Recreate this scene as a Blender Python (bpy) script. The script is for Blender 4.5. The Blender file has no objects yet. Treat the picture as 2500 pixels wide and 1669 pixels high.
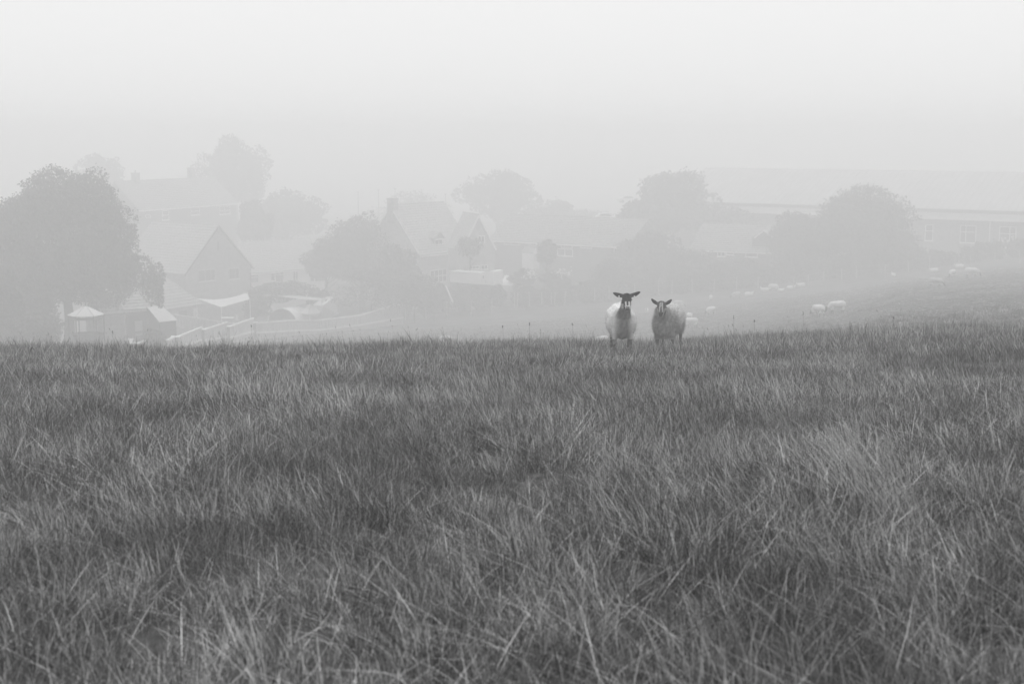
import bpy, bmesh, math, random
import numpy as np
from mathutils import Vector, Matrix
rnd = random.Random(7)
rng = np.random.default_rng(7)
SC = bpy.context.scene
COL = SC.collection

# ------------------------------------------------------------------ camera, sky, sun, exposure
F = 3472.0            # focal length in pixels of a 2500 px wide frame (50 mm lens on a 36 mm sensor)
HOR = 330.0           # row of the level line of sight
TH = math.atan((834.5 - HOR) / F)
cam_d = bpy.data.cameras.new('camera')
cam_d.lens = 50.0
cam_d.sensor_width = 36.0
cam_d.clip_start = 0.05
cam_d.clip_end = 6000
cam_d.dof.use_dof = True
cam_d.dof.focus_distance = 24.0
cam_d.dof.aperture_fstop = 4.0
cam = bpy.data.objects.new('camera', cam_d)
COL.objects.link(cam)
cam.location = (0, 0, 0)
cam.rotation_euler = (math.pi / 2 - TH, 0, 0)
SC.camera = cam

CLOUD = 6.5
SUN_EL, SUN_AZ = math.radians(66), math.radians(8)
w = bpy.data.worlds.new('World')
SC.world = w
w.use_nodes = True
nt = w.node_tree
nt.nodes.clear()
sky = nt.nodes.new('ShaderNodeTexSky')
sky.sky_type = 'NISHITA'
sky.sun_disc = False
sky.sun_elevation = SUN_EL
sky.sun_rotation = SUN_AZ
sky.dust_density = 4.0
bw = nt.nodes.new('ShaderNodeRGBToBW')
bg = nt.nodes.new('ShaderNodeBackground')
bg.inputs['Strength'].default_value = 0.13
wo = nt.nodes.new('ShaderNodeOutputWorld')
nt.links.new(sky.outputs[0], bw.inputs[0])
cl = nt.nodes.new('ShaderNodeMix')          # overcast: an even cloud layer lit by that sky
cl.data_type = 'FLOAT'
cl.inputs[0].default_value = .9
cl.inputs[3].default_value = CLOUD
nt.links.new(bw.outputs[0], cl.inputs[2])
nt.links.new(cl.outputs[0], bg.inputs['Color'])
nt.links.new(bg.outputs[0], wo.inputs['Surface'])

sd = bpy.data.lights.new('sun', 'SUN')
sd.energy = 1.5
sd.angle = math.radians(40)
sun = bpy.data.objects.new('sun', sd)
COL.objects.link(sun)
sun.rotation_euler = (math.pi / 2 - SUN_EL, 0, math.pi - SUN_AZ)

SC.view_settings.view_transform = 'Standard'
SC.view_settings.look = 'None'
SC.view_settings.gamma = 1.0
SC.view_settings.use_curve_mapping = False
SC.view_settings.exposure = 0.19
HAZE_DENSITY = 0.0078
cy = SC.cycles
cy.max_bounces = 8
cy.diffuse_bounces = 2
cy.glossy_bounces = 1
cy.transmission_bounces = 2
cy.transparent_max_bounces = 4
cy.volume_bounces = 7
cy.use_denoising = True
cy.denoiser = 'OPENIMAGEDENOISE'
cy.denoising_input_passes = 'RGB_ALBEDO_NORMAL'
cy.denoising_prefilter = 'ACCURATE'
cy.caustics_reflective = False
cy.caustics_refractive = False
cy.use_adaptive_sampling = False
cy.adaptive_threshold = 0.01

# ------------------------------------------------------------------ where a line of sight goes
def ray(px, py):
    v = (834.5 - py) / F
    dy = math.cos(TH) + v * math.sin(TH)
    dz = -math.sin(TH) + v * math.cos(TH)
    return (px - 1250) / F / dy, dz / dy          # X/Y, Z/Y
def W(Y):                                             # distances of the village, in metres
    return Y if Y < 60 else 60 + (Y - 60) * 1.25 if Y < 130 else 147.5 + (Y - 130) * 1.6
def K(y):                                             # how much larger than first surveyed at true distance y
    Y = y if y < 60 else 60 + (y - 60) / 1.25 if y < 147.5 else 130 + (y - 147.5) / 1.6
    return y / Y
def pt(px, py, Y):
    Y = W(Y)
    a, b = ray(px, py)
    return Vector((a * Y, Y, b * Y))
def ptz(px, py, z):
    a, b = ray(px, py)
    return Vector((a * z / b, z / b, z))

# ------------------------------------------------------------------ terrain
TY = np.array([5, 10, 16, 25, 32, 42, 60, 80, 95, 110, 130, 150, 165, 190, 230, 400], float)
TP = np.array([0, 500, 1000, 1500, 1750, 2000, 2250, 2500], float)
TR = np.array([
    [1580, 1085, 935, 882, 870, 888, 905, 895, 884, 872, 858, 840, 805, 720, 620, 500],
    [1580, 1080, 925, 876, 864, 882, 900, 888, 873, 858, 840, 818, 785, 700, 600, 500],
    [1575, 1070, 920, 871, 855, 872, 885, 864, 846, 828, 808, 788, 742, 670, 590, 500],
    [1570, 1060, 912, 864, 850, 862, 868, 846, 826, 805, 778, 752, 700, 640, 575, 500],
    [1565, 1055, 905, 858, 843, 851, 850, 828, 808, 785, 757, 730, 680, 625, 565, 500],
    [1560, 1045, 898, 850, 834, 830, 815, 788, 767, 748, 722, 702, 660, 610, 555, 500],
    [1555, 1040, 890, 843, 825, 812, 775, 742, 718, 700, 684, 670, 640, 595, 550, 500],
    [1550, 1035, 884, 837, 817, 798, 760, 718, 693, 675, 657, 642, 615, 585, 545, 500]], float)
TY = np.array([W(v) for v in TY])
_v = (834.5 - TR) / F
TZ = (-math.sin(TH) + _v * math.cos(TH)) / (math.cos(TH) + _v * math.sin(TH)) * TY[None, :]
TY2 = np.concatenate([[-60, 0], TY, [1200, 3500]])
TZ2 = np.concatenate([np.full((8, 1), 0.6), np.full((8, 1), -1.58), TZ, np.full((8, 2), -24.0)], axis=1)
TZ2 = np.maximum(TZ2, -31.0)
def _tang(X, Z):
    d = np.gradient(Z, X, axis=-1)
    return d
_dY = _tang(TY2, TZ2)
def hnoise(x, y, s):
    return (np.sin(x * s * 1.3 + 1.7 * np.sin(y * s * .9)) + np.sin(y * s * 1.1 + 2.1 * np.sin(x * s * .7 + 1.3))) * .5
def gz(X, Y):
    X = np.atleast_1d(np.asarray(X, float)); Y = np.atleast_1d(np.asarray(Y, float))
    px = np.clip(1250 + F * X / np.maximum(Y, 10.0), 0, 2499.9)
    i = np.clip(np.searchsorted(TP, px, 'right') - 1, 0, len(TP) - 2)
    t = (px - TP[i]) / (TP[i + 1] - TP[i])
    t = t * t * (3 - 2 * t) * .5 + t * .5
    Yc = np.clip(Y, TY2[0], TY2[-1] - .01)
    j = np.clip(np.searchsorted(TY2, Yc, 'right') - 1, 0, len(TY2) - 2)
    h = TY2[j + 1] - TY2[j]
    s = (Yc - TY2[j]) / h
    def prof(k):
        return ((2 * s**3 - 3 * s**2 + 1) * TZ2[k, j] + (s**3 - 2 * s**2 + s) * h * _dY[k, j]
                + (-2 * s**3 + 3 * s**2) * TZ2[k, j + 1] + (s**3 - s**2) * h * _dY[k, j + 1])
    z = prof(i) * (1 - t) + prof(i + 1) * t
    z = z + hnoise(X, Y, .9) * .035 + hnoise(X, Y, .23) * .06 * np.clip(Y / 20, 0, 1) + hnoise(X + 5, Y, .45) * .09 * np.exp(-((Y - 30) / 11) ** 2)
    return z
def gz1(X, Y):
    return float(gz(X, Y)[0])
def on_ground(px, py, y0=50.0, y1=330.0):
    a, b = ray(px, py)
    Ys = np.arange(y0, y1, .25)
    d = b * Ys - gz(a * Ys, Ys)
    k = np.argmax(d <= 0.0) if (d <= 0).any() else int(np.argmin(d))
    Y = float(Ys[k])
    return Vector((a * Y, Y, gz1(a * Y, Y)))

# ------------------------------------------------------------------ materials
def nodes(name):
    m = bpy.data.materials.new(name)
    m.use_nodes = True
    n = m.node_tree
    return m, n, n.nodes['Principled BSDF']
def mat(name, v, rough=.8, amp=.25, scale=1.5, spec=.3, detail=4, stretch=None, metal=0.0):
    m, n, p = nodes(name)
    p.inputs['Roughness'].default_value = rough
    p.inputs['Specular IOR Level'].default_value = spec
    p.inputs['Metallic'].default_value = metal
    tc = n.nodes.new('ShaderNodeTexCoord')
    mp = n.nodes.new('ShaderNodeMapping')
    if stretch: mp.inputs['Scale'].default_value = stretch
    nz = n.nodes.new('ShaderNodeTexNoise')
    nz.inputs['Scale'].default_value = scale
    nz.inputs['Detail'].default_value = detail
    mr = n.nodes.new('ShaderNodeMapRange')
    mr.inputs['From Min'].default_value = .3
    mr.inputs['From Max'].default_value = .7
    mr.inputs['To Min'].default_value = v * (1 - amp)
    mr.inputs['To Max'].default_value = v * (1 + amp)
    n.links.new(tc.outputs['Object'], mp.inputs[0])
    n.links.new(mp.outputs[0], nz.inputs['Vector'])
    n.links.new(nz.outputs[0], mr.inputs['Value'])
    n.links.new(mr.outputs[0], p.inputs['Base Color'])
    return m
def attr_mat(name, rough=.9, spec=.1, trans=0.0, patch=None):
    m, n, p = nodes(name)
    at = n.nodes.new('ShaderNodeAttribute')
    at.attribute_name = 'col'
    src = at.outputs['Fac']
    if patch:
        scale, lo, hi = patch
        g = n.nodes.new('ShaderNodeNewGeometry')
        nz = n.nodes.new('ShaderNodeTexNoise')
        nz.inputs['Scale'].default_value = scale
        nz.inputs['Detail'].default_value = 5
        nz.inputs['Roughness'].default_value = .6
        n.links.new(g.outputs['Position'], nz.inputs['Vector'])
        mr = n.nodes.new('ShaderNodeMapRange')
        mr.inputs['From Min'].default_value = .36
        mr.inputs['From Max'].default_value = .64
        mr.inputs['To Min'].default_value = lo
        mr.inputs['To Max'].default_value = hi
        n.links.new(nz.outputs[0], mr.inputs['Value'])
        mu = n.nodes.new('ShaderNodeMath'); mu.operation = 'MULTIPLY'
        n.links.new(src, mu.inputs[0]); n.links.new(mr.outputs[0], mu.inputs[1])
        src = mu.outputs[0]
    n.links.new(src, p.inputs['Base Color'])
    p.inputs['Roughness'].default_value = rough
    p.inputs['Specular IOR Level'].default_value = spec
    if trans:
        tr = n.nodes.new('ShaderNodeBsdfTranslucent')
        mx = n.nodes.new('ShaderNodeMixShader')
        mx.inputs[0].default_value = trans
        n.links.new(src, tr.inputs['Color'])
        n.links.new(p.outputs[0], mx.inputs[1]); n.links.new(tr.outputs[0], mx.inputs[2])
        n.links.new(mx.outputs[0], n.nodes['Material Output'].inputs['Surface'])
    return m
M = {}
M['brick_pale'] = mat('pale_brick', .40, .9, .2, 2.0)
M['brick'] = mat('brick', .25, .9, .3, 2.0)
M['brick_dark'] = mat('brick_dark', .11, .9, .3, 2.0)
M['render_white'] = mat('white_render', .86, .85, .08, .6)
M['tiles'] = mat('roof_tiles', .24, .8, .35, 3.0)
M['tiles_pale'] = mat('pale_roof_tiles', .36, .8, .25, 3.0)
M['metal_roof'] = mat('metal_roof', .38, .5, .12, .4)
M['white'] = mat('white_paint', .8, .5, .05, 3)
M['glass'] = mat('window_glass', .05, .12, .3, .5, spec=.6)
M['greenhouse'] = mat('greenhouse_glass', .62, .25, .12, .6, spec=.6)
M['wood'] = mat('weathered_wood', .5, .85, .35, 3.0, stretch=(6, 6, .4))
M['wood_dark'] = mat('dark_wood', .05, .85, .35, 3.0, stretch=(6, 6, .4))
M['old_post'] = mat('grey_post', .36, .9, .25, 5)
M['post'] = mat('old_post', .8, .9, .25, 5)
M['canvas'] = mat('canvas', .55, .9, .06, 2)
M['plastic'] = mat('polythene', .66, .35, .1, 1)
M['dark'] = mat('dark_plastic', .04, .5, .2, 3)
M['bark'] = mat('bark', .07, .95, .4, 4.0, stretch=(3, 3, .6))
M['paper'] = mat('paper', .75, .9, .03, 3)
M['leaf'] = attr_mat('foliage', .6, .25, .2)
M['grass'] = attr_mat('grass_blades', .55, .3, .12, patch=(.7, .42, 1.08))
M['sheep'] = attr_mat('sheep_coat', .95, .05)
M['wire'] = mat('fence_wire', .3, .5, .1, 5)
M['flower'] = mat('white_flowers', .75, .8, .1, 5)

# ------------------------------------------------------------------ object helpers
def tag(o, label=None, cat=None, group=None, kind=None):
    if label: o['label'] = label
    if cat: o['category'] = cat
    if group: o['group'] = group
    if kind: o['kind'] = kind
    return o
def empty(name, loc, rz=0.0, label=None, cat=None, group=None):
    o = bpy.data.objects.new(name, None)
    COL.objects.link(o)
    o.location = loc
    o.rotation_euler = (0, 0, rz)
    o.empty_display_size = .2
    return tag(o, label, cat, group)
def link(name, me, m, parent=None):
    if m is not None and not me.materials: me.materials.append(m)
    o = bpy.data.objects.new(name, me)
    COL.objects.link(o)
    if parent is not None: o.parent = parent
    return o
class MB:
    def __init__(s): s.v = []; s.f = []
    def poly(s, pts):
        b = len(s.v); s.v += [tuple(p) for p in pts]; s.f.append(tuple(range(b, b + len(pts)))); return s
    def box(s, x0, x1, y0, y1, z0, z1):
        b = len(s.v)
        s.v += [(x0, y0, z0), (x1, y0, z0), (x1, y1, z0), (x0, y1, z0), (x0, y0, z1), (x1, y0, z1), (x1, y1, z1), (x0, y1, z1)]
        s.f += [tuple(b + i for i in q) for q in ((0, 3, 2, 1), (4, 5, 6, 7), (0, 1, 5, 4), (1, 2, 6, 5), (2, 3, 7, 6), (3, 0, 4, 7))]
        return s
    def bar(s, p, q, a, c=None):
        """square bar of half-thickness a (c in the upright direction) from p to q"""
        c = c or a
        p = Vector(p); q = Vector(q); d = (q - p).normalized()
        up = Vector((0, 0, 1)) if abs(d.z) < .95 else Vector((0, 1, 0))
        r = d.cross(up).normalized(); u = r.cross(d).normalized()
        b = len(s.v)
        for e in (p, q):
            for (i, j) in ((-1, -1), (1, -1), (1, 1), (-1, 1)):
                s.v.append(tuple(e + r * a * i + u * c * j))
        s.f += [tuple(b + i for i in t) for t in ((0, 1, 2, 3), (7, 6, 5, 4), (0, 4, 5, 1), (1, 5, 6, 2), (2, 6, 7, 3), (3, 7, 4, 0))]
        return s
    def tube(s, pts, rad, n=8):
        b = len(s.v)
        P = [Vector(p) for p in pts]
        for i, p in enumerate(P):
            d = (P[min(i + 1, len(P) - 1)] - P[max(i - 1, 0)]).normalized()
            a = Vector((1, 0, 0)) if abs(d.x) < .8 else Vector((0, 1, 0))
            r = d.cross(a).normalized(); u = d.cross(r)
            R = rad[i] if hasattr(rad, '__len__') else rad
            for k in range(n):
                t = 2 * math.pi * k / n
                s.v.append(tuple(p + r * R * math.cos(t) + u * R * math.sin(t)))
        for i in range(len(P) - 1):
            for k in range(n):
                k2 = (k + 1) % n
                s.f.append((b + i * n + k, b + i * n + k2, b + (i + 1) * n + k2, b + (i + 1) * n + k))
        s.f.append(tuple(b + k for k in range(n))[::-1])
        s.f.append(tuple(b + (len(P) - 1) * n + k for k in range(n)))
        return s
    def build(s, name, m, parent=None, smooth=False):
        me = bpy.data.meshes.new(name)
        me.from_pydata(s.v, [], s.f)
        me.update()
        bm = bmesh.new(); bm.from_mesh(me)
        bmesh.ops.recalc_face_normals(bm, faces=bm.faces)
        bm.to_mesh(me); bm.free()
        if smooth: me.polygons.foreach_set('use_smooth', [True] * len(me.polygons))
        return link(name, me, m, parent)
def fast_mesh(name, V, Fc, col=None):
    """V (n,3), Fc (m,k) numpy; col per vertex"""
    me = bpy.data.meshes.new(name)
    n, k = Fc.shape
    me.vertices.add(len(V)); me.vertices.foreach_set('co', V.astype(np.float32).ravel())
    me.loops.add(n * k); me.loops.foreach_set('vertex_index', Fc.astype(np.int32).ravel())
    me.polygons.add(n)
    me.polygons.foreach_set('loop_start', np.arange(0, n * k, k, dtype=np.int32))
    if col is not None:
        a = me.attributes.new('col', 'FLOAT', 'POINT')
        a.data.foreach_set('value', col.astype(np.float32))
    me.update(calc_edges=True)
    return me

# ------------------------------------------------------------------ ground
def build_ground():
    us = np.concatenate([np.linspace(-3, -.5, 26)[:-1], np.linspace(-.5, .5, 141), np.linspace(.5, 3, 26)[1:]])
    ys = np.concatenate([np.linspace(-50, 0, 14)[:-1], np.arange(0, 40, .35), np.arange(40, 170, 1.2), np.geomspace(170, 2200, 50)])
    U, Yg = np.meshgrid(us, ys)
    X = U * np.maximum(Yg, 12)
    Z = gz(X.ravel(), Yg.ravel())
    V = np.stack([X.ravel(), Yg.ravel(), Z], 1)
    a, b = len(ys), len(us)
    i, j = np.meshgrid(np.arange(a - 1), np.arange(b - 1), indexing='ij')
    q = (i * b + j).ravel()
    Fc = np.stack([q, q + 1, q + b + 1, q + b], 1)
    me = fast_mesh('ground', V, Fc)
    me.polygons.foreach_set('use_smooth', [True] * len(me.polygons))
    m, n, p = nodes('pasture_ground')
    p.inputs['Roughness'].default_value = .95
    p.inputs['Specular IOR Level'].default_value = .05
    g = n.nodes.new('ShaderNodeNewGeometry')
    n1 = n.nodes.new('ShaderNodeTexNoise'); n1.inputs['Scale'].default_value = .35; n1.inputs['Detail'].default_value = 6
    n2 = n.nodes.new('ShaderNodeTexNoise'); n2.inputs['Scale'].default_value = 9; n2.inputs['Detail'].default_value = 4
    n.links.new(g.outputs['Position'], n1.inputs['Vector']); n.links.new(g.outputs['Position'], n2.inputs['Vector'])
    mx = n.nodes.new('ShaderNodeMath'); mx.operation = 'MULTIPLY'
    n.links.new(n1.outputs[0], mx.inputs[0]); n.links.new(n2.outputs[0], mx.inputs[1])
    mr = n.nodes.new('ShaderNodeMapRange')
    mr.inputs['From Min'].default_value = .15; mr.inputs['From Max'].default_value = .36
    mr.inputs['To Min'].default_value = .03; mr.inputs['To Max'].default_value = .12  # ground tone lowered so the gaps between tufts carry painted shadow
    n.links.new(mx.outputs[0], mr.inputs['Value'])
    n.links.new(mr.outputs[0], p.inputs['Base Color'])
    tag(link('ground', me, m), 'rough sheep pasture falling away to the village', None, None, 'structure')
build_ground()

# ------------------------------------------------------------------ foliage
def leaves_mesh(blobs, n, size, base=.07, flat=0.0):
    """blobs: (cx,cy,cz,rx,ry,rz); small leaf faces spread through the outer volume of lumpy blobs"""
    B = np.array(blobs, float)
    wgt = (B[:, 3] * B[:, 4] * B[:, 5]) ** (2 / 3.0)
    idx = rng.choice(len(B), n, p=wgt / wgt.sum())
    d = rng.normal(size=(n, 3)); d /= np.linalg.norm(d, axis=1)[:, None]
    # lumps on each blob
    ph = idx * 1.7
    lump = 1 + .13 * np.sin(d[:, 0] * 3 + ph * 3) * np.sin(d[:, 2] * 4 + ph) + .10 * np.sin(d[:, 0] * 7 + ph) * np.sin(d[:, 1] * 6 + ph * 2) + .09 * np.sin(d[:, 2] * 9 + d[:, 0] * 5 + ph)
    r = rng.uniform(.55, 1.0, n) ** .5 * lump * (1 + rng.normal(0, .035, n))
    C = B[idx, :3] + d * B[idx, 3:6] * r[:, None]
    nr = rng.normal(size=(n, 3)) + d * .8; nr /= np.linalg.norm(nr, axis=1)[:, None]
    t = np.cross(nr, rng.normal(size=(n, 3))); t /= np.linalg.norm(t, axis=1)[:, None]
    b = np.cross(nr, t)
    s = size * rng.uniform(.55, 1.35, n)[:, None]
    V = np.stack([C - t * s, C - b * s * .55, C + t * s, C + b * s * .55], 1).reshape(-1, 3)
    Fc = np.arange(4 * n).reshape(n, 4)
    clump = .75 + .5 * ((np.sin(idx * 12.9898) * 43758.5453) % 1.0)
    col = np.repeat(base * clump * rng.uniform(.6, 1.5, n), 4)
    return fast_mesh('foliage', V, Fc, col)
def crown_blobs(w, h, d, k, seed, cone=False):
    r = random.Random(seed); out = []
    for _ in range(int(k * 1.5)):
        a = r.uniform(0, 2 * math.pi); e = r.uniform(-.75, 1)
        rr = math.sqrt(max(0, 1 - e * e)) * r.uniform(.35, .86)
        if cone: rr *= (1 - .75 * (e * .5 + .5))
        s = r.uniform(.17, .40) * (.7 if cone else 1)
        out.append((math.cos(a) * rr * w / 2, math.sin(a) * rr * d / 2, h / 2 + e * h / 2 * .68, w * s / 1.6, d * s / 1.6, h * s / 1.7))
    if not cone: out.append((0, 0, h / 2, w * .33, d * .33, h * .33))
    else:
        for q in range(7): out.append((0, 0, h * (.1 + .13 * q), w * (.42 - .055 * q), d * (.42 - .055 * q), h * .12))
    return out
def tree(name, label, px, ytop, ybase_crown, wpx, Y, n=9000, leaf=.28, base=.07, k=16, seed=1, cone=False, cat='tree', trunk=True, group=None, kdepth=1.0, extra=()):
    """crown spans wpx picture pixels and rows ytop..ybase_crown at distance Y"""
    Y0 = Y = Y + 16 if Y >= 195 else Y
    top = pt(px, ytop, Y); bot = pt(px, ybase_crown, Y)
    Y = top.y; leaf = leaf * 1.15
    wd = wpx / F * Y; h = top.z - bot.z
    g = gz1(top.x, Y)
    base_z = min(g, bot.z)
    root = empty(name, (top.x, Y, base_z), 0, label, cat, group)
    blobs = [(a, b, c + bot.z - base_z, d, e, f) for a, b, c, d, e, f in crown_blobs(wd, h, wd * kdepth, k, seed, cone)]
    for (ex, et, eb, ew) in extra:
        a_, c_ = pt(ex, et, Y0), pt(ex, eb, Y0); m_ = (a_ + c_) / 2; hw = ew / F * Y / 2; hh_ = (a_.z - c_.z) / 2
        for q in range(7):
            blobs.append((m_.x - top.x + rnd.uniform(-.5, .5) * hw, rnd.uniform(-.5, .5) * hw, m_.z - base_z + rnd.uniform(-.5, .5) * hh_, hw * .6, hw * .6, hh_ * .6))
    me = leaves_mesh(blobs, n, leaf, base)
    o = link('crown' if trunk else 'foliage', me, M['leaf'], root)
    if trunk:
        hh = bot.z - base_z + h * .55
        r0 = max(.12, wd * .03)
        mb = MB().tube([(0, 0, -.3), (r0 * .3, 0, hh * .3), (-r0 * .4, .1, hh * .65), (0, 0, hh)], [r0 * 1.3, r0, r0 * .8, r0 * .4], 9)
        rr = random.Random(seed + 5)
        for i in range(6):
            a = i * 1.05 + rr.random(); z0 = hh * rr.uniform(.35, .7)
            mb.tube([(0, 0, z0), (math.cos(a) * wd * .16, math.sin(a) * wd * .16, z0 + h * .14), (math.cos(a) * wd * .33, math.sin(a) * wd * .33, z0 + h * .3)], [r0 * .5, r0 * .33, r0 * .12], 6)
        mb.build('trunk', M['bark'], root, True)
    else:
        MB().tube([(0, 0, -.3), (.03, 0, h * .6)], [.09, .03], 6).build('stem', M['bark'], root, True)
    return root

# trees: name, label, px, top row, crown-base row, width px, distance
tree('broadleaf_tree', 'large dark spreading broadleaf tree at the left edge above the gazebo', 150, 415, 765, 385, 122, n=120000, leaf=.12, base=.075, k=3, seed=3, extra=((140, 414, 570, 190), (85, 424, 600, 170), (205, 420, 600, 180), (20, 475, 700, 150), (120, 560, 745, 260), (262, 490, 680, 160), (322, 560, 715, 120), (230, 600, 750, 170), (372, 640, 742, 55), (388, 700, 752, 26), (-40, 520, 740, 120), (60, 640, 790, 150)))
tree('broadleaf_tree', 'small dark tree cut by the left edge of the photo below the big crown', -5, 660, 850, 130, 112, n=16000, leaf=.12, base=.07, k=14, seed=5)
tree('broadleaf_tree', 'faint thin topped tree showing over the big left tree', 243, 368, 500, 115, 205, n=5000, leaf=.28, base=.06, k=12, seed=6)
tree('conifer_tree', 'tall faint conifer behind the far two storey house', 572, 322, 520, 165, 206, n=12000, leaf=.3, base=.05, k=18, seed=7)
tree('broadleaf_tree', 'rounded hazy tree right of the tall conifer', 700, 462, 600, 190, 196, n=8000, leaf=.3, base=.06, k=14, seed=8)
tree('broadleaf_tree', 'low hazy tree between the conifer and the white bungalow', 620, 480, 600, 90, 190, n=5000, leaf=.28, base=.06, k=10, seed=9)
tree('broadleaf_tree', 'hazy garden tree left of the house with dormer window', 880, 522, 700, 190, 162, n=22000, leaf=.16, base=.07, k=22, seed=10)
tree('broadleaf_tree', 'hazy round tree rising behind the dormer window house', 1215, 417, 560, 205, 203, n=9000, leaf=.3, base=.06, k=16, seed=11)
tree('broadleaf_tree', 'hazy tree behind the left end of the long dark bungalow', 1345, 480, 590, 150, 205, n=6000, leaf=.28, base=.06, k=12, seed=12)
tree('broadleaf_tree', 'tall faint tree in front of the long metal school roof', 1645, 402, 590, 200, 184, n=12000, leaf=.26, base=.055, k=18, seed=13)
tree('broadleaf_tree', 'hazy tree on the left shoulder of the faint tree by the school roof', 1575, 470, 600, 130, 180, n=7000, leaf=.25, base=.055, k=12, seed=14)
tree('broadleaf_tree', 'broad domed tree hiding the middle of the school wall', 2110, 462, 665, 290, 158, n=42000, leaf=.16, base=.075, k=30, seed=15)
tree('broadleaf_tree', 'low tree leaning on the left of the broad domed tree', 1960, 510, 690, 190, 160, n=20000, leaf=.16, base=.07, k=20, seed=16)
tree('broadleaf_tree', 'garden tree between the long bungalow and the gabled bungalow', 1590, 568, 700, 180, 163, n=11000, leaf=.22, base=.075, k=16, seed=17)
tree('broadleaf_tree', 'small wispy tree before the side wall of the dormer window house', 1148, 572, 640, 75, 157, n=2600, leaf=.16, base=.075, k=9, seed=18)
tree('broadleaf_tree', 'small round tree before the long dark bungalow', 1336, 582, 655, 62, 158, n=2600, leaf=.16, base=.08, k=8, seed=19)
for px, yt, yb, wp, Y, n_, sd_, lab in [
    (795, 590, 690, 130, 166, 9000, 61, 'low soft tree between the white bungalow and the hazy garden tree'),
    (1000, 470, 560, 190, 212, 7000, 62, 'low far tree behind the ridge of the dormer window house'),
    (1440, 505, 600, 260, 205, 9000, 63, 'wide low far tree line above the roof of the long bungalow'),
    (1760, 500, 610, 200, 186, 9000, 64, 'low hazy tree below the left half of the school roof'),
    (2200, 600, 680, 130, 161, 6000, 65, 'low tree at the right foot of the domed tree'),
    (470, 455, 540, 90, 200, 4000, 66, 'small faint tree peeping over the far two storey house'),
    (965, 590, 740, 110, 155, 9000, 67, 'dark upright tree left of the patio doors of the dormer window house')]:
    tree('broadleaf_tree', lab, px, yt, yb, wp, Y, n=n_, leaf=.19, base=.065, k=14, seed=sd_)
# shrubs
for i, (px, yt, yb, wp, Y, b, lab) in enumerate([
    (905, 645, 760, 190, 147, .12, 'pale leaved tall shrub behind the high end of the board fence'),
    (1010, 665, 765, 130, 148, .075, 'dark shrub right of the board fence end'),
    (622, 705, 790, 85, 149, .1, 'bushy shrub between shade sail and polytunnel'),
    (690, 682, 740, 150, 150, .09, 'spreading shrub under the windows of the white bungalow'),
    (775, 700, 760, 60, 150, .09, 'small shrub left of the pale leaved tall shrub'),
    (1060, 700, 770, 70, 150, .08, 'low shrub beside the leaning white pole'),
    (1275, 655, 700, 70, 155, .09, 'shrub flecked with white flowers beside the greenhouse'),
    (1360, 660, 705, 70, 156, .09, 'low shrub below the big window of the long bungalow'),
    (1680, 600, 700, 200, 158, .085, 'wide overgrown shrub left of the gabled bungalow windows'),
    (1800, 625, 690, 170, 157, .08, 'wide shrub below the windows of the gabled bungalow'),
    (1490, 635, 710, 110, 156, .085, 'rounded shrub at the right end of the long bungalow'),
    (80, 775, 860, 150, 108, .08, 'dense shrub under the big left tree'),
    (90, 715, 850, 130, 120, .07, 'tall dark shrub around the foot of the big left tree'),
    (375, 800, 850, 60, 112, .07, 'shrub behind the near garden fence by the sheds')]):
    tree('shrub', lab, px, yt, yb, wp, Y, n=7000, leaf=.11, base=b, k=12, seed=40 + i, cat='shrub', trunk=False, group='garden shrubs')

def hedge(name, label, pts_, h, wdt, n, base, leaf=.16):
    """pts_: (px, ground row) along the hedge foot"""
    P = [pt(px, py, Y) for px, py, Y in pts_]
    root = empty(name, P[0], 0, label, 'hedge')
    blobs = []
    for a, b in zip(P, P[1:]):
        L = (b - a).length; k = max(2, int(L / 1.3))
        for i in range(k):
            c = a.lerp(b, (i + rnd.random()) / k) - P[0]
            hh = h * 1.2 * rnd.uniform(.75, 1.2)
            blobs.append((c.x, c.y, c.z + hh * .5, wdt * rnd.uniform(.7, 1.1), wdt * rnd.uniform(.7, 1), hh * .55))
    link('foliage', leaves_mesh(blobs, n, leaf, base), M['leaf'], root)
    return root
hedge('hedge', 'long dark hedge along the field edge below the long bungalow', [(1190, 745, 153), (1330, 745, 154), (1480, 735, 155), (1600, 722, 156), (1750, 712, 156)], 2.0, 1.2, 26000, .07)
hedge('hedge', 'overgrown hedge along the field edge below the domed tree', [(1750, 708, 157), (1900, 694, 157), (2050, 683, 157), (2250, 668, 157)], 2.6, 1.4, 26000, .08)
hedge('hedge', 'hedge under the school windows at the right edge', [(2240, 655, 158), (2400, 638, 158), (2560, 625, 158)], 1.9, 1.2, 15000, .085)
hedge('hedge', 'dark hedge along the foot of the white hut', [(1075, 748, 153.4), (1140, 748, 153.6), (1200, 748, 153.8)], 2.1, 1.1, 12000, .07)
hedge('hedge', 'scrubby hedge from the fence end to the leaning pole', [(985, 775, 151), (1100, 762, 152), (1190, 752, 153)], 1.3, .9, 7000, .085)

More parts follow.
